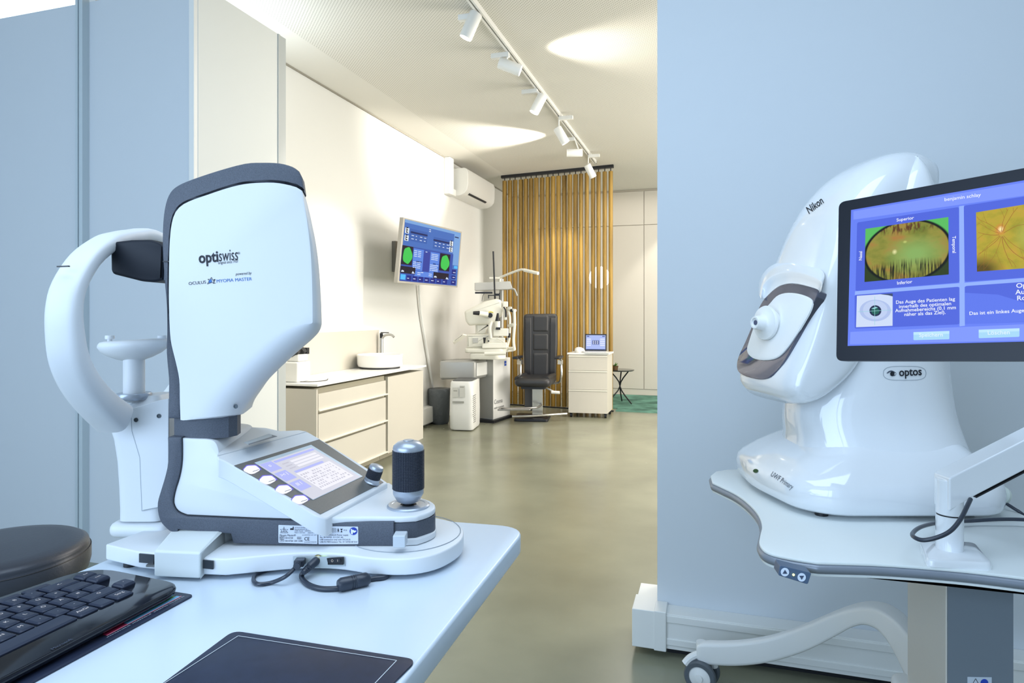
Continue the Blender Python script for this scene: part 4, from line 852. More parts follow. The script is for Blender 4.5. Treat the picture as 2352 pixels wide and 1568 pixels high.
# head: slate back shell and white side cover
oh = cr([(386, 961), (386, 900), (386, 868), (381, 810), (382, 760), (381, 700), (376, 640), (372, 570), (373, 510), (379, 468), (390, 441), (408, 425), (440, 411), (500, 391), (560, 375), (600, 372.5), (640, 374), (670, 382), (686, 393)], 3) + [(693, 407), (697.5, 437)]
ih = [(697.5, 440), (690, 434)] + [tuple(v) for v in cr([(680, 427), (640, 419), (600, 418.5), (560, 422), (520, 432), (480, 446), (440, 460), (415, 474), (401, 495), (394, 530), (391, 580), (390, 640), (390, 700), (393, 770), (398, 800), (407, 835), (414, 872), (415, 920), (415, 961)], 3)]
hpoly = [Vector(((x - CX) / F * DF, HC + (CY - y) / F * DF)) for x, y in [tuple(v) for v in oh] + ih]
lo_ = Vector((min(p.x for p in hpoly), min(p.y for p in hpoly)))
def hsc(P, kx, ky): return [Vector((lo_.x + (p.x - lo_.x) * kx, lo_.y + (p.y - lo_.y) * ky)) for p in P]
bm = NB(); rings(bm, [[W(p.x, d, p.y) for p in P] for P, d in ((inset(hpoly, .003), DF), (inset(hpoly, .0008), DF + .001), (hpoly, DF + .003), (hsc(hpoly, .97, .998), DF + .03), (hsc(hpoly, .80, .985), 1.0), (hsc(hpoly, .74, .96), 1.03))]); obj('head_frame', bm, slate, T, smooth=40)
NN = 60
def resamp(P, n):
    P = [Vector(p) for p in P]; L_ = [0]
    for a, b in zip(P, P[1:]): L_.append(L_[-1] + (b - a).length)
    o_ = []; j = 0
    for i in range(n):
        s_ = L_[-1] * i / (n - 1)
        while j < len(L_) - 2 and L_[j + 1] < s_: j += 1
        f_ = (s_ - L_[j]) / max(L_[j + 1] - L_[j], 1e-9); o_.append(P[j] + (P[j + 1] - P[j]) * f_)
    return o_
# shared left+top edge, right edge, and the scooped lower right
leftE = cr([(418, 963), (416.5, 920), (415.5, 873), (408.5, 836), (399.5, 800), (394.5, 770), (391.5, 700), (391.5, 640), (392.5, 580), (395.5, 531), (402.5, 497), (416.5, 476), (441, 462), (481, 448), (521, 434.5), (561, 424.5), (600, 421), (640, 421.5), (680, 430), (694, 438)], 3)
rightO = cr([(697.5, 440), (706, 468), (716, 510), (726, 562), (733, 620), (737.5, 690), (739, 738)], 4)
rightF = cr([(694, 443), (697, 470), (703, 512), (708, 562), (711, 620), (712, 690), (712, 741)], 4)
scoopO = cr([(739, 745), (734, 760), (718, 778), (690, 802), (650, 838), (610, 878), (585, 908), (566, 932), (559, 948)], 4)
scoopF = cr([(709, 742), (695, 744), (668, 752), (630, 773), (590, 805), (545, 845), (505, 884), (470, 923), (446, 959)], 4)
botO = [(559, 950), (535, 957), (480, 962), (430, 965)]; botF = [(444, 962), (438, 963), (430, 963.5), (424, 964)]
FR = resamp(leftE, NN) + resamp(rightF, 22) + resamp(scoopF, 30) + resamp(botF, 6)
OU = resamp(leftE, NN) + resamp(rightO, 22) + resamp(scoopO, 30) + resamp(botO, 6)
def ring(P, D, Dr): return [at(p.x, p.y, Dr) + FW * (D - Dr) for p in P]
bm = NB(); mixp = lambda k: [a * (1 - k) + b * k for a, b in zip(FR, OU)]
rs_ = [ring(mixp(0), DF - .004, DF)]
for k_, d_ in ((.22, DF - .0032), (.42, DF - .0005), (.62, DF + .005), (.80, DF + .014), (.93, DF + .026), (1.0, DF + .042)): rs_.append([at(p.x, p.y, d_) for p in mixp(k_)])
lf_ = min((p - CAM).dot(RT) for p in rs_[-1]); bz_ = min(p.z for p in rs_[-1])
for kx, kz, dd in ((.93, .995, .035), (.84, .98, .075), (.74, .95, .10)):
    rs_.append([W(lf_ + ((p - CAM).dot(RT) - lf_) * kx, (p - CAM).dot(FW) + dd, bz_ + (p.z - bz_) * kz) for p in rs_[6]])
rings(bm, rs_); head = obj('head_cover', bm, dev_m, T, smooth=28)
bm = NB(); c = at(541.5, 933, DF - .0); cyl(bm, c + FW * .01, c - FW * .0, .0032, n=18); 
def screw(px, py, D, par, nm='screw'):
    b = NB(); c = at(px, py, D); lathe(b, [(0, 0), (.0032, 0), (.0032, .0006), (.002, .0006), (.0016, -.0012), (0, -.0012)], c, -FW, 16); o = obj(nm, b, mat('screw_dark', (70, 78, 84), .4, metal=.5), par); return o
bm.free(); screw(541.5, 933, DF + .0085, T)
# measuring shield
sp_ = rnd([Vector(p) for p in ((252.5, 556), (300, 550.5), (345, 549.5), (362, 554), (377, 563), (374, 643), (352, 648), (325, 646), (258, 629), (254, 620))], [8, 3, 12, 6, 2, 2, 8, 8, 10, 3], 4)
bm = NB(); profile(bm, [(p.x, p.y) for p in sp_], DF + .015, DF + .11, .004, 3); obj('light_shield', bm, mat('shield_black', (20, 26, 38), .5, spec=.3), T, smooth=40)
bm = NB(); cbox(bm, 374, 560, 381, 643, DF + .018, .05); obj('shield_mount', bm, mat('shield_mount_blue', (84, 96, 116), .5), T)
bm = NB(); cbox(bm, 374, 599, 389, 601.5, DF - .0012, .004); obj('marker_line', bm, dark_m, T)
# ---- writing on the head
hp = PL(at(500, 600, DF - .0046), FW)
ink = mat('black_ink', (16, 22, 34), .6); bink = mat('blue_ink', (52, 112, 186), .6)
X_ = lambda px, py: hp.pt(px, py)
sl = (X_(579, 641) - X_(433, 655)).normalized()
b = NB(); text(b, 'opti', X_(457, 604), X_(502, 600), UP, h=.0215, off=.025); text(b, 'swiss', X_(503, 600), X_(547, 596.5), UP, h=.0235, shear=.12)
text(b, '®', X_(546, 584), X_(551.5, 583.5), UP); text(b, 'original since 1937', X_(501, 606.5), X_(547, 602.5), UP, h=.0055)
text(b, 'powered by', X_(541, 632), X_(578, 629.5), UP, h=.0055, shear=.25); text(b, 'OCULUS', X_(433.5, 654.5), X_(473, 650.5), UP, h=.0060)
star = [(476, 652), (481, 644), (477, 641), (483, 641), (485.5, 636.5), (488, 643), (494, 641), (490, 645), (491.5, 651), (486, 648)]
outline(b, [X_(*p) for p in star], .0006); text(b, 'Z', X_(489.5, 651), X_(495, 650.6), UP, h=.008)
obj('black_lettering', b, ink, T, smooth=0)
b = NB(); quad(b, [X_(x, y) for x, y in ((479, 645), (485, 640), (487, 648), (480, 651))]); text(b, 'MYOPIA MASTER', X_(497.5, 649), X_(578.5, 643.5), UP, h=.0064); obj('blue_lettering', b, bink, T, smooth=0)
# ---- type labels
lp_ = PL(at(700, 1230, DF - .0022), FW)
def lab(pts, off, r=0): 
    P = [lp_.pt(x, y, off) for x, y in pts]; return rnd(P, r) if r else P
lm = mat('label_paper', (214, 220, 232), .5)
b = NB(); rings(b, [lab(((639.5, 1205), (729, 1208), (729, 1249), (639.5, 1246)), -.0004, .0012), lab(((639.5, 1205), (729, 1208), (729, 1249), (639.5, 1246)), .0003, .0012)]); l1 = obj('type_label', b, lm, T, smooth=0)
b = NB(); rings(b, [lab(((731, 1208), (822.5, 1209), (823, 1249), (731.5, 1249.5)), -.0004, .0012), lab(((731, 1208), (822.5, 1209), (823, 1249), (731.5, 1249.5)), .0003, .0012)]); l2 = obj('notice_label', b, lm, T, smooth=0)
Y_ = lambda x, y: lp_.pt(x, y, .0008)
zc = lambda cx, cy: (630 + cx / 10.226, 1195 + cy / 10.226)
def tl(b, s, x0, x1, y, h=None, dy=.0): text(b, s, Y_(*zc(x0, y)), Y_(*zc(x1, y + dy)), UP, h=h)
b = NB(); h_ = .0026
tl(b, 'OCULUS', 135, 322, 300, .0026); tl(b, 'OCULUS Optikgeräte GmbH', 475, 880, 178, .0022); tl(b, 'Münchholzhäuser Str. 29', 475, 830, 220, .0022); tl(b, '35582 Wetzlar - GERMANY', 475, 875, 258, .0022)
tl(b, 'Made in Germany', 475, 725, 297, .0022); tl(b, '2022-04-12', 785, 955, 303, .0022); tl(b, 'Myopia Master®', 125, 505, 370, .0038); tl(b, '10010728', 245, 435, 428, .0030); tl(b, '10010728 1201 2240', 245, 660, 498, .0032)
tl(b, '(21)10010728 1201 2240', 655, 990, 352, .0018); tl(b, 'CE', 705, 825, 470, .0068); tl(b, 'REF', 132, 212, 418, .0026); tl(b, 'SN', 145, 205, 480, .0030); tl(b, 'MD', 550, 612, 428, .0024); tl(b, '(01)04260123456789', 705, 990, 514, .0015)
outline(b, [Y_(*zc(x, y)) for x, y in ((122, 378), (225, 380), (225, 430), (122, 428))], .0003); outline(b, [Y_(*zc(x, y)) for x, y in ((122, 440), (222, 442), (222, 495), (122, 493))], .0003); outline(b, [Y_(*zc(x, y)) for x, y in ((540, 385), (625, 387), (625, 438), (540, 436))], .0003)
sp5 = [(225, 148), (248, 205), (322, 210), (268, 248), (305, 268), (225, 260), (150, 265), (178, 240), (135, 208), (205, 205)]
outline(b, [Y_(*zc(x, y)) for x, y in sp5], .0003); outline(b, [Y_(*zc(x, y)) for x, y in ((215, 190), (260, 232), (212, 255))], .0004)
for q in (((372, 222), (372, 190), (400, 175), (400, 188), (425, 175), (425, 190), (432, 190), (432, 145), (452, 145), (452, 222)),): quad(b, [Y_(*zc(x, y)) for x, y in q])
obj('label_print', b, ink, l1, smooth=0)
b = NB(); tl(b, 'Use only OCULUS Power supply', 1072, 1740, 358, .0030); tl(b, 'No. 05150725, 15 V DC 4A', 1072, 1615, 412, .0030); tl(b, 'USB connection only with OCULUS', 1070, 1785, 465, .0030); tl(b, 'USB FS MED-Isolator No. 01 56920 00 010', 1070, 1945, 520, .0030); tl(b, 'IP 20', 1630, 1705, 245, .0026)
outline(b, [Y_(*zc(x, y)) for x, y in ((1065, 285), (1125, 195), (1182, 288))], .0003); outline(b, [Y_(*zc(x, y)) for x, y in ((1365, 188), (1448, 188), (1448, 272), (1365, 272))], .0003); outline(b, [Y_(*zc(x, y)) for x, y in ((1388, 208), (1425, 208), (1425, 250), (1388, 250))], .0003)
for q in (((1485, 205), (1515, 205), (1515, 245), (1485, 245)), ((1480, 275), (1492, 240), (1500, 240), (1490, 275)), ((1500, 240), (1508, 240), (1522, 275), (1512, 275)), ((1548, 195), (1606, 195), (1600, 212), (1554, 212)), ((1560, 212), (1594, 212), (1577, 240)), ((1577, 236), (1600, 275), (1552, 275)), ((1120, 200), (1126, 200), (1126, 270), (1120, 270))): quad(b, [Y_(*zc(x, y)) for x, y in q])
cpt = [Y_(*zc(1500 + 9 * math.cos(a), 193 + 9 * math.sin(a))) for a in (2 * math.pi * i / 12 for i in range(12))]; quad(b, cpt)
obj('label_print', b, ink, l2, smooth=0)
b = NB(); quad(b, [Y_(*zc(1858 + 90 * math.cos(a), 250 + 90 * math.sin(a))) for a in (2 * math.pi * i / 32 for i in range(32))]); rd = obj('blue_sign', b, mat('sign_blue', (24, 60, 170), .5), l2, smooth=0)
b = NB(); Z_ = lambda x, y: lp_.pt(*zc(x, y), .0012); quad(b, [Z_(1812 + 18 * math.cos(a), 215 + 18 * math.sin(a)) for a in (2 * math.pi * i / 16 for i in range(16))]); quad(b, [Z_(*p) for p in ((1795, 240), (1850, 215), (1880, 235), (1925, 235), (1930, 252), (1880, 290), (1850, 275), (1840, 325), (1800, 310))]); obj('sign_reader', b, mat('sign_white', (228, 232, 240), .5), rd, smooth=0)

# ---- patient headrest (part of the device)
LX = -.58
def hp2(px, py):   # pixel -> point on the headrest plane (square to the device axis)
    D = LX * F / (px - CX); return at(px, py, D)
cD = 1.03
near = [(303, 543.5), (272, 549), (243, 559), (197, 595), (160, 655), (148, 710), (150, 770), (160, 828), (185, 880), (222, 925), (262, 960)]
path = [hp2(*p) for p in near]
far = []
for p in path:
    l_, d_, z_ = (p - CAM).dot(RT), (p - CAM).dot(FW), p.z; far.append(W(l_, 2 * cD - d_, z_))
pts = list(reversed(far[1:])) + path if False else None
full = [Vector(p) for p in cr(path[::-1] + [W(LX, cD, hp2(344, 543).z)] + far[1:], 4)]
def hring(p, d, wr, wl):   # rounded band cross-section: radial width wr, width along the device axis wl
    d = d.normalized(); side = RT; radial = d.cross(side).normalized(); o_ = []
    for i in range(20):
        a = 2 * math.pi * i / 20; c_, s_ = math.cos(a), math.sin(a); e_ = .6
        o_.append(p + side * (wl * abs(c_) ** e_ * (1 if c_ > 0 else -1)) + radial * (wr * abs(s_) ** e_ * (1 if s_ > 0 else -1)))
    return o_
rs_ = []
for i, p in enumerate(full):
    d = full[min(i + 1, len(full) - 1)] - full[max(i - 1, 0)]; k_ = abs(i / (len(full) - 1) - .5) * 2
    rs_.append(hring(p, d, .011 + .012 * k_ ** 3, .017 + .008 * k_))
bm = NB(); rings(bm, rs_); hr = obj('headrest_ring', bm, dev_m, T, smooth=50)
bm = NB(); a_, b_ = hp2(131, 612), hp2(156, 611); 
tube(bm, [W(LX - .017, (a_ - CAM).dot(FW) , a_.z), W(LX + .0175, (a_ - CAM).dot(FW) , a_.z)], .0012, n=6, smooth=0); bm.clear()
pm = hp2(172, 636); pn = hp2(180, 625)
q = [at(130, 611, .835), at(156, 610, .835)]; prism(bm, [at(130, 610.5, .832), at(156, 609.5, .832), at(156, 612.3, .832), at(130, 613.3, .832)], FW * .004); obj('eye_level_mark', bm, dark_m, T)
# stem
def stem_st(z, l0, l1, d0, d1): return [W(l, d, z) for l, d in [(p.x, p.y) for p in rnd([Vector((l0, d0)), Vector((l1, d0)), Vector((l1, d1)), Vector((l0, d1))], .016, 4)]]
D0s = .965
ss = [(1198, 266, 400), (1170, 266, 400), (1120, 264, 400), (1060, 260, 400), (1010, 252, 400), (975, 240, 400), (955, 236, 400)]
rs_ = []
for py, xl, xr in ss:
    z_ = HC + (CY - py) / F * D0s; rs_.append(stem_st(z_, (xl - CX) / F * D0s, -.525, D0s, 1.05))
z_ = HC + (CY - 925) / F * D0s; rs_.append(stem_st(z_, (292 - CX) / F * D0s, -.535, D0s + .01, 1.04)); z_ = HC + (CY - 912) / F * D0s; rs_.append(stem_st(z_, (300 - CX) / F * D0s, -.54, D0s + .015, 1.035))
bm = NB(); rings(bm, rs_); st = obj('headrest_stem', bm, dev_m, T, smooth=50)
bm = NB(); D0f = D0s - .002
q = [at(302, 938, D0f), at(330, 930, D0f), at(362, 920, D0f), at(387, 915, D0f), at(387, 1160, D0f), at(327, 1172, D0f), at(322, 1050, D0f), at(304, 990, D0f)]; prism(bm, q, FW * .003); sp2 = obj('stem_cover', bm, dev_m, st, bevel=.001)
bm = NB(); outline(bm, [at(x, y, D0f - .0003) for x, y in ((300.5, 936), (303, 990), (321, 1050), (326, 1173), (387, 1160))], .0009, False); obj('cover_joint', bm, mat('joint_grey', (150, 158, 166), .6), st, smooth=0)
screw(312.5, 964, D0f - .0005, st); screw(365, 955, D0f - .0005, st)
bm = NB(); slab(bm, rnd([W(-.605, .962, 0), W(-.515, .962, 0), W(-.515, 1.06, 0), W(-.605, 1.06, 0)], .015), .865, .888, .01, 4); obj('stem_foot', bm, dev_m, T, smooth=50)
bm = NB(); slab(bm, [W(-.56, .97, 0), W(-.4, .96, 0), W(-.4, 1.04, 0), W(-.56, 1.05, 0)], .862, .877); obj('headrest_arm', bm, dev_m, T, bevel=.003)
# chin rest
D5 = .985; ccn = W((308 - CX) / F * D5, D5, 0)
zz = lambda y: HC + (CY - y) / F * D5
bm = NB(); cyl(bm, (ccn.x, ccn.y, zz(922)), (ccn.x, ccn.y, zz(815)), .0148, n=36); obj('chin_post', bm, dev_m, T)
bm = NB(); lathe(bm, [(0, 0), (.0235, 0), (.0245, .002), (.0245, .0075), (.0235, .0095), (0, .0095)], (ccn.x, ccn.y, zz(916)), n=40); obj('steel_collar', bm, sil, T)
rs_ = []
for k_, (s_, y_) in enumerate(((.25, 828), (.5, 822), (.75, 813), (.92, 803), (1.0, 793), (.985, 787), (.93, 782), (.8, 780), (.5, 783), (.1, 785))):
    rs_.append([ccn + UP * zz(y_) - UP * 0 + RT * math.cos(a) * .053 * s_ + FW * math.sin(a) * .034 * s_ + UP * .003 * math.cos(a) * s_ for a in (2 * math.pi * i / 40 for i in range(40))])
bm = NB(); rings(bm, rs_); cr_ = obj('chin_rest', bm, dev_m, T, smooth=60)
for px in (252, 372):
    bm = NB(); c = at(px, 783, D5); cyl(bm, c - UP * .006, c + UP * .004, .0035, n=14); lathe(bm, [(0, .003), (.0062, .003), (.0066, .005), (.0062, .0085), (0, .0085)], c, n=20); obj('paper_pin', bm, dev_m, cr_)

# ================================================================ CABLES ON THE DESK
cab = mat('cable_black', (40, 48, 62), .35, spec=.6)
zc_ = ZD + .0035
def dz_(px, py, r=.0032): p = onz(px, py, ZD + r); return p
bm = NB(); P = [fpt(683, 1297, .022), fpt(675, 1306, .028), dz_(655, 1324, .012), dz_(625, 1337), dz_(596, 1341), dz_(583, 1334), dz_(585, 1322), dz_(600, 1313), dz_(640, 1300, .003)]
tube(bm, P, .0026, n=10); cb = obj('usb_cable', bm, cab); tag(cb, 'thin black cable looping from the left port on the base of the eye measuring device', 'cable')
bm = NB(); e0, e1 = fpt(692, 1286, .0), fpt(684, 1297, .024); d = (e1 - e0).normalized(); s_ = d.cross(UP).normalized(); u_ = s_.cross(d)
pbox(bm, e0 - s_ * .0065 - u_ * .0045, s_ * .013, u_ * .009, d * .02); pl_ = obj('plug', bm, cab, cb, bevel=.0015)
bm = NB(); tube(bm, [e0 + d * .018, e0 + d * .032], .0042, n=10, smooth=0)
for i in range(3): tube(bm, [e0 + d * (.021 + .004 * i), e0 + d * (.0225 + .004 * i)], .005, n=10, smooth=0)
obj('strain_relief', bm, cab, cb)
bm = NB(); P = [fpt(712, 1300, .02), dz_(695, 1316, .008), dz_(694, 1328), dz_(708, 1342), dz_(735, 1351), dz_(765, 1352), dz_(790, 1349), dz_(815, 1343), dz_(850, 1330), dz_(880, 1326), dz_(889, 1321), dz_(885, 1314), dz_(868, 1305, .003)]
tube(bm, P, .0034, n=12); cb = obj('power_cable', bm, cab); tag(cb, 'thicker black power cable with a ferrite barrel in front of the device base', 'cable')
bm = NB(); a_, b2 = dz_(776, 1344, .0085), dz_(848, 1328, .0085); d = (b2 - a_).normalized(); ln = (b2 - a_).length
lathe(bm, [(0, 0), (.0062, 0), (.0085, .004), (.0085, ln * .40), (.0079, ln * .405), (.0079, ln * .43), (.0085, ln * .435), (.0085, ln * .47), (.0079, ln * .475), (.0079, ln * .50), (.0085, ln * .505), (.0085, ln * .54), (.0079, ln * .545), (.0085, ln * .56), (.0085, ln - .004), (.0062, ln), (0, ln)], a_, d, 28); obj('ferrite_barrel', bm, cab, cb, smooth=50)
e0 = fpt(731, 1283, .0); e1 = fpt(706, 1306, .02); d = (e1 - e0).normalized(); ln = .026
bm = NB(); lathe(bm, [(0, 0), (.0056, 0), (.0056, .016), (.0048, .018), (.0048, .02), (.004, .021), (.0048, .0225), (.004, .024), (.0046, .0255), (.0038, .027), (.0042, .0285), (.0034, .031), (0, .031)], e0, d, 22); obj('plug', bm, cab, cb)
bm = NB(); lathe(bm, [(0, -.001), (.0062, -.001), (.0064, .002), (.0056, .0035), (0, .0035)], e0, d, 24); obj('metal_collar', bm, mat('brass_ring', (170, 160, 120), .3, metal=.9), cb)

# ================================================================ KEYBOARD
kb_m = mat('keyboard_gloss', (16, 19, 28), .12, spec=.45, coat=.1); key_m = mat('key_matte', (38, 46, 66), .4, spec=.4)
K1 = onz(427, 1341, ZD + .014)
ku = (RT * -.285 + FW * -.958).normalized(); kv = (RT * -.958 + FW * .285).normalized()
def K(s, v, h=0):   # s along the keyboard from its right end, v from the front edge back; the board rises slightly to the rear and fans out
    v2 = v * (1 + 1.3 * min(s, .14)); return K1 + ku * s + kv * v2 + UP * (h + v * .045)
T2 = thing('keyboard', 'black glossy keyboard with white key legends at the left edge of the desk', 'keyboard', K(.2, .07, -.014))
edge = [(s, 0) for s in (.0, .08, .16, .24, .32)] + [(.40, .0), (.40, .149)] + [(s, .149) for s in (.32, .24, .16, .08, .0)]
ed2 = rnd([Vector((0, 0)), Vector((.40, 0)), Vector((.40, .149)), Vector((.0, .149))], [.03, .02, .02, .045], 8)
dens = []
for a, b in zip(ed2, ed2[1:] + ed2[:1]):
    n_ = max(1, int((b - a).length / .03)); dens += [a + (b - a) * i / n_ for i in range(n_)]
bm = NB(); rings(bm, [[K(*(inset(dens, d_)[i]), h_) for i in range(len(dens))] for d_, h_ in ((.004, -.010), (.001, -.007), (0, -.003), (.001, -.0005), (.003, .0005))])
obj('body', bm, kb_m, T2, smooth=60)
def keyblock(s0, s1, v0, v1, h=.0045, name='key', gl=None, gh=.0055):
    def rr_(i, hh): return [K(a, b, hh) for a, b in ((s0 + i, v0 + i), (s1 - i, v0 + i), (s1 - i, v1 - i), (s0 + i, v1 - i))]
    bm = NB(); rings(bm, [rnd(rr_(.0004, .0003), .0022, 2), rnd(rr_(.0004, .0018), .0022, 2), rnd(rr_(.0016, h - .0006), .0022, 2), rnd(rr_(.0024, h), .002, 2)]); k_ = obj(name, bm, key_m, T2, smooth=30)
    if gl:
        b = NB(); c_ = K((s0 + s1) / 2, (v0 + v1) / 2 - .25 * gh, h + .0003); text(b, gl, c_, c_ - ku, kv, gh, 'center'); obj('legend', b, glow('legend_white', (226, 232, 244), .85), k_, smooth=0)
rows = [(.129, .1385, [('', .03)] * 12, .004, .004),
        (.112, .130, [('<-', .038)] + [(c, .0185) for c in ('´', 'ß', '0', '9', '8', '7', '6', '5', '4', '3')], .021, .02),
        (.0925, .111, [('', .028)] + [(c, .0185) for c in ('+', 'Ü', 'P', 'O', 'I', 'Z', 'T', 'R', 'E')], .021, .02),
        (.073, .0915, [('', .019)] + [(c, .0185) for c in ('#', 'Ä', 'Ö', 'L', 'K', 'J', 'H', 'G', 'F', 'D')], .021, .02),
        (.0535, .072, [('⇧', .040)] + [(c, .0185) for c in ('-', '.', ',', 'M', 'N', 'B', 'V', 'C', 'X')], .021, .02),
        (.033, .0525, [('Strg', .024), ('', .02), ('AltGr', .024), ('', .13), ('Alt', .024)], .021, .02)]
for ri, (v0, v1, ks, s0, _) in enumerate(rows):
    s = .042 if ri else .062
    for gl, w_ in ks:
        if s > .34: break
        keyblock(s + .0008, s + w_ - .0008, v0, v1, .0032 if ri else .0022, gl=gl or None, gh=.0065); s += w_ + .0006
for v0, v1, gl in ((.112, .130, 'Entf'), (.0925, .111, 'Ende'), (.0535, .072, '^')): keyblock(.021, .040, v0, v1, gl=gl, gh=.0035)
b = NB(); text(b, 'Microsoft', onz(122, 1491, K(.18, .01, .0012).z), onz(168, 1467, K(.18, .01, .0012).z), kv); obj('lettering', b, mat('dim_ink', (62, 72, 94), .4), T2, smooth=0)
# ================================================================ MATS + MOUSE
mat_m = mat('mat_dark', (36, 44, 66), .42, spec=.4, noise=(60, .12, 3))
def flat(name, q, r, z0, z1, m, par=None):
    b = NB(); P = [onz(x, y, z1) for x, y in q]; P = [Vector((p.x, p.y)) for p in P]; P = rnd([Vector((p.x, p.y, 0)) for p in P], r, 6); slab(b, P, z0, z1, .0006, 2); return obj(name, b, m, par, smooth=0 if par else 40)
c1_ = K(-.0, .0); m0 = onz(447, 1365, ZD + .002); mdir = (onz(85, 1568, ZD) - onz(441, 1374, ZD)).normalized(); mperp = Vector((mdir.y, -mdir.x, 0)); mperp = mperp if mperp.dot(RT) < 0 else -mperp
q = [m0, m0 + mdir * .36, m0 + mdir * .36 + mperp * .1, m0 + mperp * .1]
b = NB(); slab(b, rnd([Vector((p.x, p.y, 0)) for p in q], [.008, .01, .01, .008], 5), ZD, ZD + .002, .0006, 2); pm_ = tag(obj('desk_pad', b, mat_m), 'thin dark desk pad with a colourful picture strip sticking out from under the keyboard', 'pad')
def padq(a0, b0, a1, b1, z): return [Vector((p.x, p.y, z)) for p in (m0 + mdir * a0 + mperp * b0, m0 + mdir * a1 + mperp * b0, m0 + mdir * a1 + mperp * b1, m0 + mdir * a0 + mperp * b1)]
for nm, r_, rgb in (('print_green', (.012, .018, .05, .05), (96, 168, 60)), ('print_blue', (.010, .0125, .085, .018), (120, 190, 226)), ('print_teal', (.05, .018, .085, .05), (60, 140, 190)), ('print_red', (.085, .0125, .112, .05), (176, 40, 80)), ('print_pink', (.009, .0108, .112, .0125), (216, 140, 156))):
    b = NB(); quad(b, padq(*r_, ZD + .0023 + (.0002 if 'red' in nm or 'pink' in nm else 0))); obj(nm, b, mat(nm + '_ink', rgb, .5), pm_, smooth=0)
b = NB(); t0 = m0 + mdir * .115 + mperp * .0075; t1 = m0 + mdir * .008 + mperp * .0075; t0.z = t1.z = ZD + .0023; text(b, 'www.kurz-sein.de  WORKING UP · IMPRINTED ON SAMPLES', t0, t1, mperp, h=.0032); obj('print_text', b, mat('pale_ink', (190, 200, 214), .5), pm_, smooth=0)
mp_ = flat('mouse_pad', ((536, 1447), (958, 1513), (830, 1640), (330, 1600)), .012, ZD, ZD + .0025, mat_m); tag(mp_, 'dark mouse pad with a thin white border line at the front of the desk', 'mouse pad')
b = NB(); P = [onz(x, y, ZD + .0029) for x, y in ((340, 1592), (547, 1459.5), (911, 1516), (812, 1620))]
for a, c in zip(P, P[1:]):
    d = (c - a).normalized(); s_ = d.cross(UP) * .00045; quad(b, [a - s_, c - s_, c + s_, a + s_])
obj('border_line', b, mat('line_white', (200, 208, 214), .5), mp_, smooth=0)
mc = onz(512, 1735, ZD + .003); T3 = thing('mouse', 'white computer mouse just peeking into the bottom of the photo on the mouse pad', 'mouse', mc)
rs_ = [[mc + RT * math.cos(a) * .031 * s_ + FW * math.sin(a) * .055 * s_ * .8 + UP * h_ for a in (2 * math.pi * i / 36 for i in range(36))] for s_, h_ in ((.92, 0), (1, .006), (.98, .014), (.88, .024), (.7, .031), (.4, .036), (.1, .037))]
bm = NB(); rings(bm, rs_); obj('shell', bm, white_m, T3, smooth=70)
bm = NB(); w0 = mc + FW * .025 + UP * .0335; cyl(bm, w0 - RT * .003, w0 + RT * .003, .006, n=18); obj('wheel', bm, dark_m, T3)

# ================================================================ STOOL
sc_ = W(-1.275, 1.61, 0); lea2 = mat('stool_leather', (52, 56, 66), .36, spec=.5, bump=(160, .12, .003))
T4 = thing('stool', 'round black leather stool seat with stitched rim at the left behind the desk', 'stool', sc_)
bm = NB(); lathe(bm, [(0, .535), (.17, .535), (.186, .545), (.191, .565), (.191, .592), (.188, .600), (.1865, .603), (.187, .606), (.184, .614), (.172, .621), (.14, .625), (0, .627)], sc_, n=64); obj('seat', bm, lea2, T4, smooth=50)
bm = NB(); pts = [sc_ + Vector((math.cos(a) * .190, math.sin(a) * .190, .597)) for a in (2 * math.pi * i / 64 for i in range(65))]; tube(bm, pts, .0012, n=5, smooth=0); obj('piping', bm, dark_m, T4)
bm = NB(); cyl(bm, sc_ + UP * .1, sc_ + UP * .536, .025); lathe(bm, [(0, 0), (.05, 0), (.05, .05), (.03, .07), (0, .07)], sc_ + UP * .06, n=24); obj('gas_column', bm, metal_m, T4)
for k_ in range(5):
    a = math.radians(72 * k_ + 10); d = Vector((math.cos(a), math.sin(a), 0)); bm = NB(); tube(bm, [sc_ + d * .03 + UP * .09, sc_ + d * .15 + UP * .08, sc_ + d * .25 + UP * .06], .014, n=8, rf=lambda q: .018 - .006 * q); lg = obj('leg', bm, metal_m, T4)
    bm = NB(); p = sc_ + d * .25; s_ = d.cross(UP); cyl(bm, p + UP * .025 - s_ * .012, p + UP * .025 + s_ * .012, .025); obj('caster', bm, dark_m, lg)
# ================================================================ LIFTING TABLE (right)
ZT2 = .76
tbl_m = mat('table_white', (226, 232, 232), .35); bump_m = mat('bumper_grey', (134, 142, 154), .3, metal=.25); gl_m = mat('device_gloss_white', (228, 232, 236), .1, spec=.5, coat=1.0)
shell_m = mat('leg_white', (228, 230, 230), .35)
tp_ = [(1632, 1092), (1645, 1082), (1669, 1078), (1700, 1077), (1950, 1108), (2285, 1150), (2352, 1183), (2420, 1230), (2470, 1275), (2600, 1310), (2640, 1350), (2600, 1352)]
tf = [(2352, 1324.5), (2220, 1309), (2100, 1299), (2000, 1293), (1893, 1290), (1868, 1288), (1820, 1281), (1779, 1272), (1755, 1262), (1744, 1247), (1746, 1228), (1750, 1206), (1741, 1180), (1718, 1154), (1690, 1133), (1660, 1118), (1636, 1107)]
pl3 = [onz(x, y, ZT2) for x, y in tp_ + [tuple(v) for v in cr(tf, 4)]]
cT = sum(pl3, Vector()) / len(pl3); cT.z = 0
T5 = thing('instrument_table', 'white height-adjustable instrument table with grey rubber edge beside the blue-lit wall', 'table', cT)
bm = NB(); slab(bm, pl3, ZT2 - .006, ZT2, .002, 2); obj('table_top', bm, tbl_m, T5, smooth=40)
P2_ = [Vector((p.x, p.y)) for p in pl3]
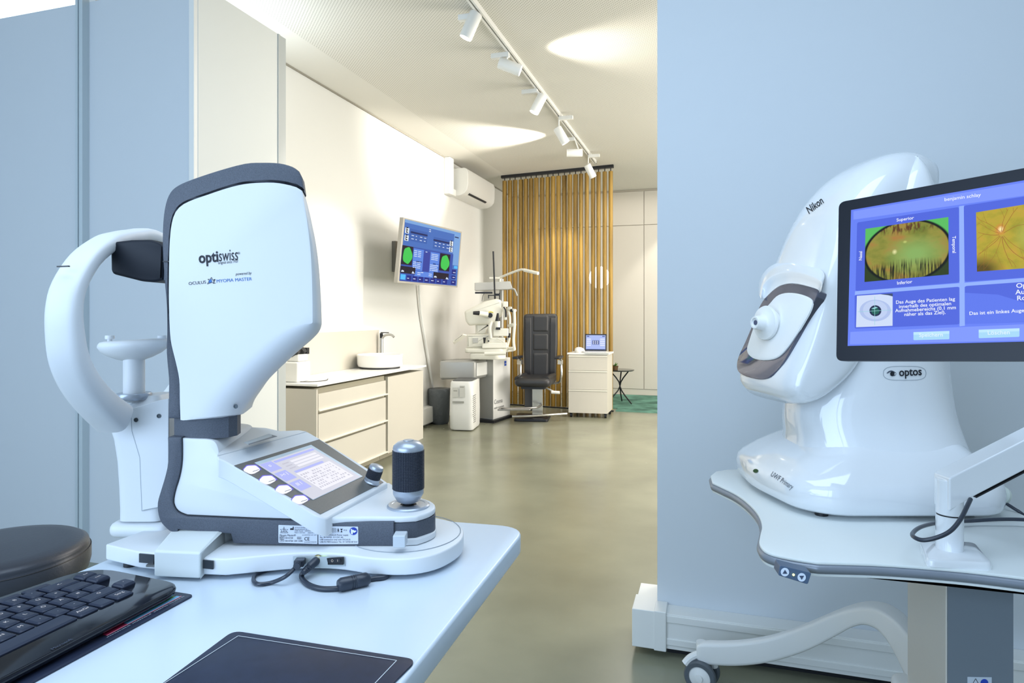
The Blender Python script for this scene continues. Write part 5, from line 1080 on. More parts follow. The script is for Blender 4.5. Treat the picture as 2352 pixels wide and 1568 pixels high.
bm = NB(); rings(bm, [[Vector((q.x, q.y, z_)) for q in inset(P2_, d_)] for z_, d_ in ((ZT2 - .022, .002), (ZT2 - .020, -.002), (ZT2 - .014, -.0045), (ZT2 - .009, -.003), (ZT2 - .0062, .0))]); obj('edge_bumper', bm, bump_m, T5, smooth=60)
bm = NB(); slab(bm, [Vector((q.x, q.y, 0)) for q in inset(P2_, .001)], ZT2 - .027, ZT2 - .0222, .001, 2); obj('lower_rim', bm, tbl_m, T5, smooth=40)
bm = NB(); slab(bm, [Vector((q.x, q.y, 0)) for q in inset(P2_, .05)], ZT2 - .04, ZT2 - .0272); obj('under_frame', bm, tbl_m, T5)
# control panel
cpD = 1.118
q = rnd([at(1791.5, 1298, cpD), at(1864, 1316, cpD - .008), at(1855.5, 1342, cpD - .012), at(1787.5, 1321, cpD - .004)], .003)
bm = NB(); prism(bm, q, FW * .03 + RT * .004); cp = obj('control_panel', bm, mat('panel_slate', (70, 90, 116), .4), T5, bevel=.001)
cpl = PL.tri(q[0], q[8], q[14])
for x, y in ((1803, 1313.5), (1841.5, 1325.5)): bm = NB(); P = [cpl.pt(x + 9.5 * math.cos(a), y + 9.8 * math.sin(a), .0008) for a in (2 * math.pi * i / 28 for i in range(28))]; rings(bm, [[p - cpl.n * .001 for p in P], P]); bt = obj('push_button', bm, mat('button_pale', (206, 218, 234), .4), cp, smooth=0)
for x, y, s_ in ((1803, 1313.5, 1), (1841.5, 1325.5, -1)): bm = NB(); quad(bm, [cpl.pt(x - 5.6, y + 3.6 * s_, .0013), cpl.pt(x + 5.6, y + 3.8 * s_, .0013), cpl.pt(x, y - 5.6 * s_, .0013)]); obj('arrow', bm, mat('arrow_slate', (56, 70, 96), .5), cp, smooth=0)
bm = NB(); c = cpl.pt(1822.5, 1319.5, .0005); cyl(bm, c, c + cpl.n * .001, .0019, n=14); obj('status_led', bm, glow('led_yellow', (250, 250, 150), 3), cp)
bm = NB(); c = onz(1643, 1118, ZT2 - .03); cyl(bm, c, c + UP * .012, .004, n=10); obj('edge_pin', bm, dark_m, T5)
# lifting column
cl4 = [(.839, 1.25), (.9445, 1.2175), (1.02, 1.4625), (.9145, 1.4946)]
bm = NB(); slab(bm, [W(a, b, 0) for a, b in cl4], .34, ZT2 - .03); lc = obj('lifting_column', bm, mat('column_cream', (206, 202, 194), .45), T5, bevel=.003)
a = W(*cl4[0], 0); b_ = W(*cl4[1], 0); n_ = (b_ - a).cross(UP).normalized(); n_ = n_ if n_.dot(CAM - a) > 0 else -n_
bm = NB(); pbox(bm, a + (b_ - a) * .02 + n_ * .0005 + UP * .345, (b_ - a) * .97, UP * .385, n_ * .003); obj('column_front', bm, mat('column_grey', (112, 122, 132), .4), T5)
cp2 = PL(a + n_ * .005, n_)
bm = NB(); q = [cp2.pt(x, y) for x, y in ((2222, 1554), (2278, 1555), (2278, 1580), (2222, 1580))]; rings(bm, [[p - n_ * .001 for p in q], q]); sk = obj('warning_sticker', bm, mat('sticker_pale', (190, 200, 212), .5), T5, smooth=0)
bm = NB(); outline(bm, [cp2.pt(x, y, .0006) for x, y in ((2232, 1574), (2241, 1558), (2250, 1574))], .001); obj('sticker_triangle', bm, ink, sk, smooth=0)
bm = NB(); quad(bm, [cp2.pt(2261 + 9 * math.cos(a_), 1568 + 9 * math.sin(a_), .0006) for a_ in (2 * math.pi * i / 24 for i in range(24))]); obj('sticker_sign', bm, mat('sign_blue', (24, 60, 170), .5), sk, smooth=0)
# foot: hub + sculpted leg + caster
bm = NB(); hubp = [W(a, b, 0) for a, b in ((.80, 1.2), (.97, 1.15), (1.08, 1.48), (.90, 1.55))]; slab(bm, rnd(hubp, .04), .30, .352, .012, 3); obj('foot_hub', bm, shell_m, T5, smooth=50)
stn = [(1600, 1482, 1516, 2.06, .03), (1612, 1478, 1526, 2.05, .05), (1650, 1478.5, 1530.5, 2.03, .05), (1700, 1476, 1531, 2.0, .05), (1760, 1467, 1524, 1.96, .055), (1820, 1449, 1508, 1.92, .06), (1870, 1429, 1488, 1.87, .065), (1920, 1409, 1462, 1.82, .07), (1958, 1398, 1442, 1.77, .075), (1990, 1395, 1438, 1.72, .08), (2022, 1404, 1456, 1.66, .09), (2052, 1425, 1500, 1.60, .10), (2080, 1455, 1560, 1.53, .10), (2115, 1500, 1640, 1.45, .10), (2150, 1560, 1720, 1.38, .1)]
st2 = cr(stn, 4); rs_ = []
for i, (x, yt, yb, D, wd) in enumerate(st2):
    pa, pb = at(x, yt, D), at(x, yb, D); aw = (FW * .6 + RT * .55) * wd
    quad_ = [pa, pa + aw, pb + aw * .9, pb]
    rs_.append(rnd(quad_, .012, 3))
bm = NB(); rings(bm, rs_); lg = obj('leg', bm, shell_m, T5, smooth=50)
bm = NB(); c = at(1612, 1478.5, 2.08); cyl(bm, c + UP * 0.0, c + UP * .002, .005, n=12); obj('screw_cap', bm, mat('joint_grey', (150, 158, 166), .6), lg)
wc = at(1608, 1552, 2.05); wc.z = .051; ax = (FW * -.86 + RT * -.5 ).normalized()
bm = NB(); lathe(bm, [(.034, -.010), (.046, -.011), (.050, -.006), (.050, .006), (.046, .011), (.034, .010), (.034, -.010)], wc, ax, 40)
lathe(bm, [(.034, -.010), (.046, -.011), (.050, -.006), (.050, .006), (.046, .011), (.034, .010), (.034, -.010)], wc - ax * .05, ax, 40); ca = obj('caster_tyre', bm, mat('tyre_grey', (84, 92, 100), .5), lg)
bm = NB(); lathe(bm, [(0, -.012), (.012, -.013), (.034, -.006), (.0345, .006), (.02, .010), (.012, .012), (.011, .017), (0, .018)], wc, ax, 36); lathe(bm, [(0, -.012), (.034, -.006), (.0345, .006), (0, .012)], wc - ax * .05, ax, 36); cyl(bm, wc - ax * .05, wc, .012); obj('caster_hub', bm, shell_m, lg)
bm = NB(); m_ = wc - ax * .025; cyl(bm, m_ + UP * .0, m_ + UP * .10, .018); tube(bm, [m_ + RT * .04 + UP * .02, m_ + UP * .05 + RT * .03, m_ + UP * .062, m_ + UP * .05 - RT * .035, m_ + UP * .03 - RT * .055], .012, n=10); obj('caster_fork', bm, shell_m, lg)

# ================================================================ RETINAL SCANNER
TD = thing('retinal_scanner', 'large glossy white retinal scanner with curved hood and oval eyepiece window on the instrument table', 'scanner', W(.85, 1.57, ZT2))
bp2 = rnd([Vector(p) for p in ((.605, 1.76), (.585, 1.60), (.615, 1.415), (.68, 1.362), (1.04, 1.362), (1.09, 1.42), (1.09, 1.73), (1.03, 1.78), (.66, 1.79))], [.03, .05, .04, .05, .05, .05, .05, .05, .04], 5)
cB = Vector((.90, 1.58))
rs_ = []
for z_, s_, sh_ in ((.772, .955, 0), (.778, .98, 0), (.79, .993, 0), (.812, 1.0, 0), (.83, .985, 0), (.842, .95, 0), (.854, .90, 0), (.870, .83, .0), (.888, .74, .005), (.905, .64, .01), (.92, .5, .02)):
    rs_.append([W(cB.x + (p.x - cB.x) * s_ + sh_, cB.y + (p.y - cB.y) * s_, z_) for p in bp2])
bm = NB(); rings(bm, rs_); bs = obj('base', bm, gl_m, TD, smooth=70)
for x, y in ((.68, 1.42), (1.0, 1.42), (.68, 1.7), (1.0, 1.7)): bm = NB(); cyl(bm, W(x, y, ZT2), W(x, y, .775), .014); obj('rubber_foot', bm, dark_m, TD)
def sering(c, u, v, n=56, e=.8):
    return [c + u * (abs(math.cos(a)) ** e * (1 if math.cos(a) > 0 else -1)) + v * (abs(math.sin(a)) ** e * (1 if math.sin(a) > 0 else -1)) for a in (2 * math.pi * i / n for i in range(n))]
bst = [(1075, 1770, 2258, .19), (1045, 1790, 2246, .17), (1010, 1796, 2236, .150), (960, 1792, 2222, .135), (910, 1800, 2212, .130), (860, 1830, 2204, .128), (780, 1868, 2194, .126), (700, 1890, 2186, .124), (600, 1910, 2180, .122), (520, 1935, 2172, .118), (460, 1965, 2165, .110), (415, 1990, 2152, .098), (385, 2020, 2138, .08), (364, 2050, 2118, .055), (355, 2070, 2100, .025)]
rs_ = []
for y_, xl, xr, hw in cr(bst, 3):
    z_ = HC + (CY - y_) / F * 1.55; l_ = (xl - CX) / F * 1.63; r_ = (xr - CX) / F * 1.50
    rs_.append(sering(W((l_ + r_) / 2, 1.58, z_), RT * (r_ - l_) / 2, FW * hw, e=.75))
bm = NB(); rings(bm, rs_); body = obj('body', bm, gl_m, TD, smooth=70)
# hood: outer mid-line (px), inner mid-line (px), half width, squareness; its width runs along HV
HV = (RT * -.17 + FW * .985).normalized()
def hcoord(x, y): r_ = (x - CX) / F; return at(x, y, (1.56 - .11) / (1 - .17 * r_))
hst = [(2118, 372, 2080, 540, .07, .8), (2068, 355, 2060, 560, .10, .75), (2008, 362, 2040, 580, .118, .7), (1948, 392, 2010, 605, .126, .65), (1902, 440, 1990, 640, .131, .6), (1865, 505, 1970, 680, .134, .55), (1838, 575, 1950, 725, .135, .5), (1816, 640, 1930, 775, .135, .45), (1802, 690, 1912, 815, .135, .42), (1785, 750, 1885, 855, .134, .42), (1766, 810, 1850, 885, .132, .42), (1752, 852, 1820, 905, .128, .45), (1748, 880, 1795, 915, .12, .55), (1752, 900, 1780, 920, .09, .7)]
rs_ = []
for ox, oy, ix, iy, hw, ee in cr(hst, 3):
    o_ = hcoord(ox, oy); i_ = hcoord(ix, iy); rs_.append(sering((o_ + i_) / 2, (o_ - i_) / 2, HV * hw, e=ee))
bm = NB(); rings(bm, rs_); hood = obj('hood', bm, gl_m, TD, smooth=70)
zf = lambda cx, cy: (1640 + cx / 4.613, 600 + cy / 4.613)
fp_ = PL.tri(hcoord(1814, 645), hcoord(1754, 848), hcoord(1814, 645) + HV)
ringpx = cr([zf(*p) for p in ((800, 238), (900, 245), (1020, 275), (1098, 305), (1108, 335), (1060, 440), (960, 640), (860, 850), (760, 1040), (680, 1150), (600, 1225), (500, 1250), (400, 1235), (310, 1205), (255, 1160), (243, 1090), (265, 1000), (330, 860), (390, 720), (450, 560), (500, 450), (560, 370), (650, 290), (720, 252))], 3, closed=True)
rp_ = [fp_.pt(x, y, .0015) for x, y in ringpx]; cen = sum(rp_, Vector()) / len(rp_)
bm = NB(); rings(bm, [[p - fp_.n * .02 for p in rp_], rp_, [cen + (p - cen) * .985 + fp_.n * .001 for p in rp_]]); obj('dark_window', bm, mat('dark_mirror', (104, 106, 122), .08, metal=.6, spec=.6), TD, smooth=30)
ppx = cr([zf(*p) for p in ((750, 337), (860, 338), (960, 362), (1030, 400), (1040, 450), (1010, 540), (930, 680), (830, 840), (740, 960), (660, 1025), (560, 1047), (440, 1035), (370, 990), (350, 930), (370, 850), (420, 700), (480, 560), (580, 460), (660, 372))], 3, closed=True)
pp_ = [fp_.pt(x, y, .005) for x, y in ppx]; cen2 = sum(pp_, Vector()) / len(pp_)
bm = NB(); rings(bm, [[p - fp_.n * .004 for p in pp_], pp_, [cen2 + (p - cen2) * .97 + fp_.n * .0015 for p in pp_]]); obj('face_plate', bm, mat('face_plate_white', (234, 236, 236), .45), TD, smooth=30)
e0 = fp_.pt(*zf(610, 655), .006)
axn = (fp_.n * .92 - UP * .25 - HV * .12).normalized()
bm = NB(); lathe(bm, [(0, 0), (.032, 0), (.034, .006), (.036, .012), (.041, .014), (.042, .018), (.040, .022), (.022, .026), (.018, .030), (.0165, .046), (.0145, .050), (.011, .050), (.009, .046), (0, .046)], e0, axn, 48); ec = obj('eye_cup', bm, mat('face_plate_white', (234, 236, 236), .45), TD, smooth=50)
bm = NB(); c = e0 + axn * .0465; lathe(bm, [(0, 0), (.006, 0), (.006, .001), (0, .001)], c, axn, 20); obj('lens', bm, mat('lens_dark', (70, 80, 110), .1), ec)
bo = cr([zf(*p) for p in ((500, 395), (508, 320), (535, 250), (600, 180), (700, 135), (830, 120), (950, 138), (1060, 176), (1122, 215), (1138, 260), (1122, 330))], 3)
bi_ = cr([zf(*p) for p in ((515, 400), (545, 384), (570, 362), (620, 312), (700, 258), (800, 234), (900, 240), (1010, 268), (1085, 292), (1112, 312), (1114, 335))], 3)
bc = zf(800, 700)
bm = NB(); rings(bm, [[fp_.pt(x, y, .0018) for x, y in bi_], [fp_.pt(x * .35 + u * .65, y * .35 + v * .65, .005) for (x, y), (u, v) in zip(bi_, bo)], [fp_.pt(x, y, .011) for x, y in bo], [fp_.pt(x + (x - bc[0]) * .03, y + (y - bc[1]) * .04, .011) for x, y in bo], [fp_.pt(x + (x - bc[0]) * .10, y + (y - bc[1]) * .22, -.006) for x, y in bo]], closed=False, caps=False); obj('brow_ridge', bm, gl_m, TD, smooth=70)
# seam lines, marks
# lettering placed on the shells
b = NB(); text(b, 'Nikon', at(1858, 491, 1.4), at(1893, 464, 1.4), UP, h=.022, shear=.25, off=.012); decal(hood, b, .0016); obj('black_lettering', b, ink, TD, smooth=0)
b = NB(); text(b, 'UWF Primary', at(1769, 1092, 1.4), at(1818, 1124, 1.4), UP, h=.017); decal(bs, b, .0012); obj('grey_lettering', b, mat('grey_ink2', (96, 102, 112), .5), TD, smooth=0)
b = NB(); quad(b, [at(1735.5 + 6 * math.cos(a), 1081 + 4.6 * math.sin(a), 1.4) for a in (2 * math.pi * i / 20 for i in range(20))]); decal(bs, b, .001); obj('green_lamp', b, glow('dim_green', (24, 90, 50), .5), TD, smooth=0)
def optos_mark(): 
    b = NB(); oc = [(2029 + 49 + 49 * (1 if c_ > 0 else -1) * abs(c_) ** .5, 857 + 16 * (1 if s_ > 0 else -1) * abs(s_) ** .8) for c_, s_ in ((math.cos(a), math.sin(a)) for a in (2 * math.pi * i / 48 for i in range(48)))]
    P = [Vector(at(x, y, 1.35)) for x, y in oc]; outline(b, P, .0009); decal(body, b, .0004); o = obj('badge_outline', b, mat('badge_line', (150, 160, 170), .5), TD, smooth=0)
    b = NB(); text(b, 'optos', at(2065.5, 863.5, 1.35), at(2117.5, 861, 1.35), UP, h=.024, off=.02)
    quad(b, [at(2049.5 + 5 * math.cos(a), 858 + 5.2 * math.sin(a), 1.35) for a in (2 * math.pi * i / 20 for i in range(20))])
    decal(body, b, .001); obj('black_lettering', b, ink, TD, smooth=0)
    b = NB(); up_ = cr([(2036, 858), (2040, 853), (2047, 850.5), (2054, 853), (2060.5, 858)], 4); lo_ = cr([(2060.5, 858), (2053, 855), (2046, 853.5), (2041, 856), (2036, 858)], 4)
    quad(b, [at(x, y, 1.35) for x, y in up_ + lo_[1:-1]]); quad(b, [at(x, y, 1.35) for x, y in ((2043, 861), (2049, 864), (2055, 863), (2060, 858), (2054, 861.5), (2049, 862.5))]); decal(body, b, .0005); obj('eye_mark', b, mat('mark_slate', (70, 82, 100), .5), TD, smooth=0)
optos_mark()
bm = NB(); c = W(1.085, 1.62, .83); rbox(bm, c, .03, .2, .07, AN); obj('rear_socket', bm, gl_m, TD, bevel=.004)
# power plug + cords
t = onz(2290, 1158, ZT2); Dp_ = 1.40
bm = NB(); P = [at(2284, 1138, 1.46), at(2305, 1152, 1.45), at(2330, 1168, 1.44), at(2352, 1183, 1.43), at(2420, 1240, 1.42), at(2480, 1400, 1.42)]; tube(bm, P, .0035, n=10); pc_ = obj('mains_cable', bm, cab); tag(pc_, 'black mains cable with a pale grey round plug behind the retinal scanner', 'cable')
bm = NB(); c = at(2292, 1134, 1.46); d = (RT * .8 - UP * .35 + FW * .2).normalized(); lathe(bm, [(0, -.018), (.014, -.018), (.016, 0), (.016, .006), (.021, .008), (.021, .014), (.015, .016), (.009, .022), (0, .022)], c, d, 28); obj('plug', bm, mat('plug_grey', (196, 206, 200), .5), pc_)

# ================================================================ MONITOR ARM
pb = onz(2181, 1250, ZT2 + .012); pb.z = ZT2
TA = thing('swivel_stand', 'white swivel stand with round post and square base plate on the instrument table', 'stand', pb)
q = [(2117, 1241), (2160, 1238), (2236, 1246), (2275, 1290), (2270, 1293), (2136, 1283)]
P = rnd([Vector((p.x, p.y, 0)) for p in (onz(x, y, ZT2 + .013) for x, y in ((2112, 1240), (2238, 1245), (2280, 1293), (2130, 1284)))], .014, 5)
bm = NB(); rings(bm, [[Vector((p.x, p.y, z_)) + (p - sum(P, Vector()) / len(P)) * k_ for p in P] for z_, k_ in ((ZT2, .03), (ZT2 + .008, .02), (ZT2 + .012, 0), (ZT2 + .0135, -.03))]); obj('base_plate', bm, gl_m, TA, smooth=45)
Dpp = 1.178; cx2 = W((2181 - CX) / F * Dpp, Dpp, 0); zq = lambda y, D=1.165: HC + (CY - y) / F * D
bm = NB(); cyl(bm, dn(cx2, ZT2 + .012), dn(cx2, zq(1187)), .0218, n=48); obj('post', bm, gl_m, TA)
bm = NB(); cyl(bm, dn(cx2, zq(1187)), dn(cx2, zq(1184.5)), .0205, n=48); obj('joint_gap', bm, dark_m, TA)
bm = NB(); cyl(bm, dn(cx2, zq(1184.5)), dn(cx2, zq(1103)), .0218, n=48); obj('upper_post', bm, gl_m, TA, bevel=.002)
bm = NB(); Da = Dpp - .0218
nearf = [at(x, y, Da) for x, y in ((2181, 1098), (2186, 1095), (2480, 946), (2500, 960), (2500, 1004), (2232, 1143), (2210, 1157), (2181, 1175))]
prism(bm, nearf, FW * .0436); obj('arm', bm, gl_m, TA, bevel=.003)
bm = NB(); prism(bm, [at(x, y, Da + .003) for x, y in ((2243, 1140), (2500, 1006), (2500, 1009.5), (2243, 1143.5))], FW * .037); obj('cable_channel', bm, dark_m, TA)
e_ = at(2495, 985, 1.17); m2 = at(2330, 640, .985)
bm = NB(); cyl(bm, e_ - UP * .03, e_ + UP * .09, .02); cyl(bm, e_ + UP * .07, W(.84, .985, 1.17), .016); obj('head_link', bm, gl_m, TA)
bm = NB(); P = [at(2229, 1146, 1.15), at(2220, 1165, 1.13), at(2206, 1192, 1.11), at(2184, 1218, 1.10), at(2155, 1233, 1.10), at(2120, 1240, 1.11), at(2098, 1232, 1.13), at(2098, 1222, 1.17), at(2115, 1210, 1.22), at(2145, 1202, 1.28), at(2180, 1198, 1.32), at(2230, 1196, 1.34), at(2290, 1192.5, 1.34), at(2352, 1193, 1.335), at(2450, 1200, 1.3)]
tube(bm, P, .0037, n=12, smooth=8); tag(obj('monitor_cable', bm, cab), 'thick black cable looping around the white post of the swivel stand', 'cable')

# ================================================================ TOUCH MONITOR
D0m = 1.15; BLp = at(1920, 829, D0m); hv = Vector((-.849, 1, -.072)); hv = -(RT * hv.x + FW * hv.y + UP * hv.z)
mp2 = PL.tri(BLp, BLp + hv, at(1925, 463, D0m * (1.0 + .0)) + FW * .036)
TM = thing('touch_monitor', 'black-framed monitor with a blue screen showing eye photographs in front of the retinal scanner', 'monitor', mp2.pt(2200, 640, -.03))
mq = [mp2.pt(x, y) for x, y in ((1926, 464), (2352, 385.5), (2560, 347), (2560, 829), (1920, 829))]
mq = [mp2.pt(1926, 464), mp2.pt(2560, 347), mp2.pt(2560, 829), mp2.pt(1920, 829)]
q = rnd(mq, .012, 6)
bm = NB(); c_ = sum(q, Vector()) / len(q); rings(bm, [[c_ + (p - c_) * .94 - mp2.n * .035 for p in q], [p - mp2.n * .022 for p in q], [p - mp2.n * .001 for p in q], [c_ + (p - c_) * .997 for p in q]]); obj('frame', bm, mat('monitor_black', (14, 20, 32), .3, spec=.3), TM, smooth=30)
fz = lambda x, y: (1900 + x / 3.564, 400 + y / 3.564)
def mqd(b, pts, off, r=0):
    P = [mp2.pt(*fz(x, y), off) for x, y in pts]; P = rnd(P, r) if r else P; quad(b, P); return b
def mo(name, lst, m, off, par=TM, r=0):
    b = NB()
    for pts in lst: mqd(b, pts, off, r)
    return obj(name, b, m, par, smooth=0)
scm = mo('screen', [[(195, 293), (2250, -60), (2250, 1354), (167, 1405)]], glow('scr_base', (104, 130, 246)), .0012)
mo('screen_light', [[(215, 303), (2250, -40), (2250, 85), (215, 372)], [(190, 1290), (2240, 1200), (2240, 1345), (185, 1392)]], glow('scr_light', (128, 152, 255)), .0016, scm)
mo('screen_gap', [[(1080, 262), (1120, 256), (1127, 1240), (1083, 1245)], [(228, 958), (2240, 800), (2240, 835), (226, 990)]], glow('scr_gap', (148, 178, 255)), .0019, scm)
mo('screen_panels', [[(245, 395), (1078, 268), (1083, 885), (232, 955)], [(1118, 258), (2250, 85), (2250, 800), (1125, 880)], [(225, 988), (1082, 920), (1083, 1228), (225, 1263)], [(1127, 915), (2250, 835), (2250, 1190), (1127, 1225)]], glow('scr_panel', (80, 102, 222)), .0023, scm, .003)
mo('screen_arcs', [[(1128, 970), (1400, 985), (1611, 1050), (1611, 1208), (1128, 1225)]], glow('scr_arc', (94, 120, 238)), .0026, scm)
for bq in ([(706, 1292), (1000, 1282), (1000, 1350), (706, 1358)], [(1240, 1272), (1574, 1260), (1574, 1330), (1240, 1342)]): mo('screen_button', [bq], glow('scr_btn', (168, 218, 248), 1.0), .0026, scm, .0015)
mo('screen_button_shine', [[(706, 1292), (1000, 1282), (1000, 1305), (706, 1314)], [(1240, 1272), (1574, 1260), (1574, 1284), (1240, 1295)]], glow('scr_btn2', (190, 232, 255), 1.0), .0029, scm)
def ui(b, s, a, c, h=None, up=None, **k):
    A, B = mp2.pt(*fz(*a), .0036), mp2.pt(*fz(*c), .0036); text(b, s, A, B, up or (mp2.pt(2000, 500) - mp2.pt(2000, 700)), h=h, **k)
b = NB(); hh = .0062 / .9
ui(b, 'benjamin schlay', (960, 220), (1258, 180), off=.008); ui(b, 'Superior', (568, 387), (710, 367), off=.012); ui(b, 'Inferior', (573, 903), (697, 890), off=.012)
hvn = hv.normalized(); vvn = (mp2.n.cross(hvn)).normalized(); vvn = vvn if vvn.z > 0 else -vvn
A, B = mp2.pt(*fz(284, 703), .0036), mp2.pt(*fz(286, 630), .0036); text(b, 'Nasal', A, B, -hvn, off=.012)
A, B = mp2.pt(*fz(1024, 508), .0036), mp2.pt(*fz(1026, 645), .0036); text(b, 'Temporal', A, B, hvn, off=.012)
for s_, a, c in (('Das Auge des Patienten lag', (563, 1060), (1047, 1033)), ('innerhalb des optimalen', (588, 1096), (1015, 1070)), ('Aufnahmebereichs (0.1 mm', (556, 1129), (1054, 1103)), ('näher als das Ziel).', (632, 1160), (970, 1142)), ('Das ist ein linkes Auge', (1165, 1152), (1613, 1127))): ui(b, s_, a, c, off=.012)
for s_, a in (('Optomap Color', (1548, 930)), ('Aufnahme', (1540, 983)), ('Rot Grün', (1556, 1032))):
    A = mp2.pt(*fz(*a), .0036); text(b, s_, A, mp2.pt(*fz(a[0] + 100, a[1] - 6), .0036), vvn, h=.0098, align='left', off=.012)
obj('screen_text', b, glow('scr_white', (240, 246, 255)), scm, smooth=0)
b = NB(); ui(b, 'Speichern', (752, 1331), (947, 1327), off=.01); ui(b, 'Löschen', (1315, 1313), (1495, 1308), off=.01); obj('button_text', b, glow('scr_btn_text', (226, 244, 255)), scm, smooth=0)
# eye photographs
def img(name, pts, off, m):
    b = NB(); vs = [b.verts.new(mp2.pt(*fz(x, y), off)) for x, y in pts]; f_ = b.faces.new(vs); uvl = b.loops.layers.uv.new('UVMap')
    for l_, uvv in zip(f_.loops, ((0, 1), (1, 1), (1, 0), (0, 0))): l_[uvl].uv = uvv
    bmesh.ops.subdivide_edges(b, edges=b.edges, cuts=12, use_grid_fill=True)
    return obj(name, b, m, scm, smooth=0)
def retina(name, wide):
    m = bpy.data.materials.new(name); m.use_nodes = True; nt = m.node_tree; N = nt.nodes; L = nt.links; pb_ = N['Principled BSDF']
    pb_.inputs['Base Color'].default_value = (.005, .005, .005, 1); pb_.inputs['Specular IOR Level'].default_value = .1
    tc = N.new('ShaderNodeTexCoord'); s_ = N.new('ShaderNodeSeparateXYZ'); L.new(tc.outputs['UV'], s_.inputs[0]); U, V = s_.outputs[0], s_.outputs[1]
    def noise(sx, sy, det, sc=1.0):
        mp_ = N.new('ShaderNodeMapping'); mp_.inputs['Scale'].default_value = (sx, sy, 1); L.new(tc.outputs['UV'], mp_.inputs[0]); n_ = N.new('ShaderNodeTexNoise'); n_.inputs['Scale'].default_value = sc; n_.inputs['Detail'].default_value = det; L.new(mp_.outputs[0], n_.inputs['Vector']); return n_.outputs['Fac']
    def ramp(f_, st_):
        r_ = N.new('ShaderNodeValToRGB'); e = r_.color_ramp.elements
        for i, (p_, c_) in enumerate(st_):
            el = e[i] if i < 2 else e.new(p_); el.position = p_; el.color = s2l([v / 255 for v in c_]) + (1,)
        L.new(f_, r_.inputs[0]); return r_.outputs[0]
    def mix(f_, a, b, mode='MIX'):
        x = N.new('ShaderNodeMix'); x.data_type = 'RGBA'; x.blend_type = mode
        for sck, v in ((x.inputs[0], f_), (x.inputs[6], a), (x.inputs[7], b)):
            if hasattr(v, 'links') or hasattr(v, 'is_linked'): L.new(v, sck)
            elif isinstance(v, tuple): sck.default_value = s2l([q_ / 255 for q_ in v]) + (1,)
            else: sck.default_value = v
        return x.outputs[2]
    M_ = lambda op, a, b=None: mth(nt, op, a, b)
    def dist(cx_, cy_, rx, ry): return M_('SQRT', M_('ADD', M_('POWER', M_('DIVIDE', M_('SUBTRACT', U, cx_), rx), 2), M_('POWER', M_('DIVIDE', M_('SUBTRACT', V, cy_), ry), 2)))
    def band(x_, a, b_):   # 1 below a, 0 above b_
        r_ = N.new('ShaderNodeMapRange'); r_.inputs[1].default_value = a; r_.inputs[2].default_value = b_; r_.inputs[3].default_value = 1; r_.inputs[4].default_value = 0; L.new(x_, r_.inputs[0]); return r_.outputs[0]
    if wide:
        col = ramp(noise(2.2, 2.6, 6, 1.6), [(.3, (112, 124, 44)), (.7, (176, 122, 62)), (.5, (148, 144, 60))])
        col = mix(band(dist(.62, .42, .36, .34), .2, 1.1), col, (138, 176, 96)); 
        col = mix(M_('MULTIPLY', band(noise(60, 2.2, 3, 1.0), .42, .54), band(dist(.5, -.15, .9, .52), .75, 1.0)), col, (40, 42, 18))
        col = mix(M_('MULTIPLY', band(noise(30, 6, 3, 1.0), .4, .52), band(dist(.55, 1.1, .8, .32), .7, 1.0)), col, (96, 60, 26))
        col = mix(band(dist(.375, .50, .035, .055), .0, 1.0), col, (240, 236, 170)); col = mix(band(dist(.5, .66, .03, .03), .2, 1.0), col, (190, 200, 110))
        r_ = dist(.51, .49, .51, .55); col = mix(band(r_, .955, .985), (16, 20, 12), col)
        rim = mix(band(V, .25, .75), (92, 190, 96), (46, 62, 24)); col = mix(band(r_, 1.02, 1.06), rim, col)
    else:
        col = ramp(noise(2.4, 2.4, 6, 2.2), [(.3, (158, 152, 46)), (.7, (200, 162, 62)), (.5, (184, 166, 52))])
        col = mix(band(dist(.62, .5, .22, .3), .1, 1.0), col, (168, 180, 84)); col = mix(band(dist(.05, .0, .3, .3), .3, 1.0), col, (92, 76, 20))
        col = mix(band(dist(.275, .66, .075, .11), .2, 1.0), col, (216, 130, 60)); col = mix(band(dist(.28, .66, .04, .06), .2, 1.0), col, (255, 240, 170))
    L.new(col, pb_.inputs['Emission Color']); pb_.inputs['Emission Strength'].default_value = 1.0; return m
img('wide_eye_photo', [(313, 447), (992, 350), (995, 820), (305, 882)], .003, retina('retina_wide', True))
i2 = [(1218, 312), (1980, 188), (1980, 745), (1226, 797)]; img('zoomed_eye_photo', i2, .003, retina('retina_zoom', False))
b = NB(); rr = random.Random(11)
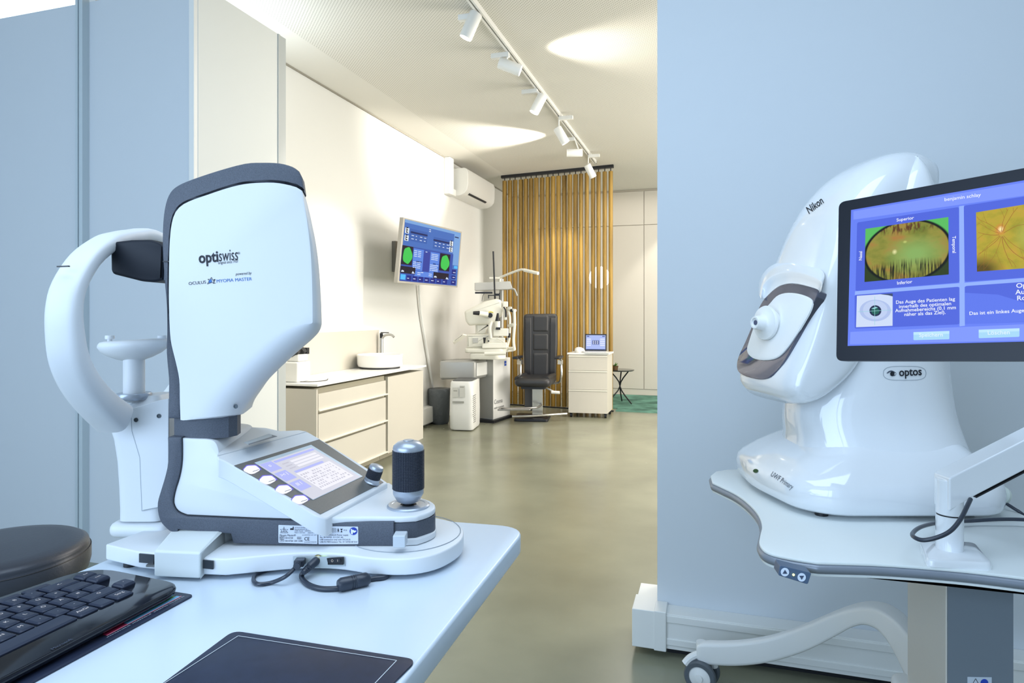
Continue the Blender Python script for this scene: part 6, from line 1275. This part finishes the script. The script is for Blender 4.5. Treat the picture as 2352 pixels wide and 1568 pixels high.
def vessel(b, x, y, ang, ln, wd, curl, depth=0):
    pts = [(x, y)]
    for k_ in range(16):
        ang += curl * (.06 + .03 * rr.random()) + rr.uniform(-.1, .1); x += math.cos(ang) * ln / 16; y += math.sin(ang) * ln / 16
        top_ = 312 - (x - 1218) * .163 + 3; bot_ = 797 - (x - 1226) * .069 - 3
        if not (1224 < x < 1975 and top_ < y < bot_): break
        pts.append((x, y))
        if depth < 1 and k_ in (6, 10) : vessel(b, x, y, ang + rr.choice((-.6, .6)), ln * .5, wd * .6, -curl, depth + 1)
    for i, (p, q_) in enumerate(zip(pts, pts[1:])):
        w_ = wd * (1 - .6 * i / 16); dx, dy = q_[0] - p[0], q_[1] - p[1]; l_ = math.hypot(dx, dy) or 1; nx, ny = -dy / l_ * w_, dx / l_ * w_
        mqd(b, [(p[0] + nx, p[1] + ny), (q_[0] + nx, q_[1] + ny), (q_[0] - nx, q_[1] - ny), (p[0] - nx, p[1] - ny)], .0033)
for ang, cu, ln, wd in ((-1.6, .6, 260, 2.2), (-1.2, .9, 420, 2.4), (-2.3, -.4, 300, 2), (-2.8, .3, 260, 1.6), (2.9, .5, 280, 2.2), (2.2, .4, 380, 2), (1.5, -.6, 420, 2.6), (1.2, -.8, 520, 2.8), (.7, -.3, 380, 1.8), (-.5, .6, 420, 2), (2.5, .2, 300, 1.5), (1.8, .3, 300, 1.6)): vessel(b, 1428 + math.cos(ang) * 20, 490 + math.sin(ang) * 20, ang, ln, wd, cu)
obj('vessel_lines', b, glow('vessel_red', (158, 104, 34)), scm, smooth=0)
mo('eye_thumbnail', [[(243, 995), (536, 975), (535, 1240), (236, 1252)]], glow('thumb_pale', (208, 222, 248)), .003, scm)
def ell(cx_, cy_, rx, ry, n=32): return [(cx_ + rx * math.cos(a), cy_ + ry * math.sin(a)) for a in (2 * math.pi * i / n for i in range(n))]
mo('thumb_ring', [ell(393, 1115, 128, 88)], glow('thumb_mid', (176, 194, 236)), .0032, scm); mo('thumb_inner', [ell(393, 1110, 100, 76)], glow('thumb_soft', (192, 208, 242)), .0034, scm)
mo('thumb_iris', [ell(394, 1117, 49, 45)], glow('thumb_iris', (28, 40, 74)), .0036, scm); mo('thumb_pupil', [ell(394, 1120, 32, 28)], glow('thumb_pupil', (30, 96, 84)), .0038, scm)
mo('thumb_glint', [[(360, 1100), (395, 1085), (415, 1090), (385, 1103)], [(388, 1000), (391, 1000), (391, 1235), (388, 1235)], [(250, 1124), (530, 1110), (530, 1113), (250, 1127)]], glow('thumb_glint', (150, 214, 220)), .004, scm)
mo('thumb_brow', [[(430, 981), (536, 975), (536, 1000), (500, 990)]], glow('thumb_brow', (60, 74, 110)), .0036, scm)
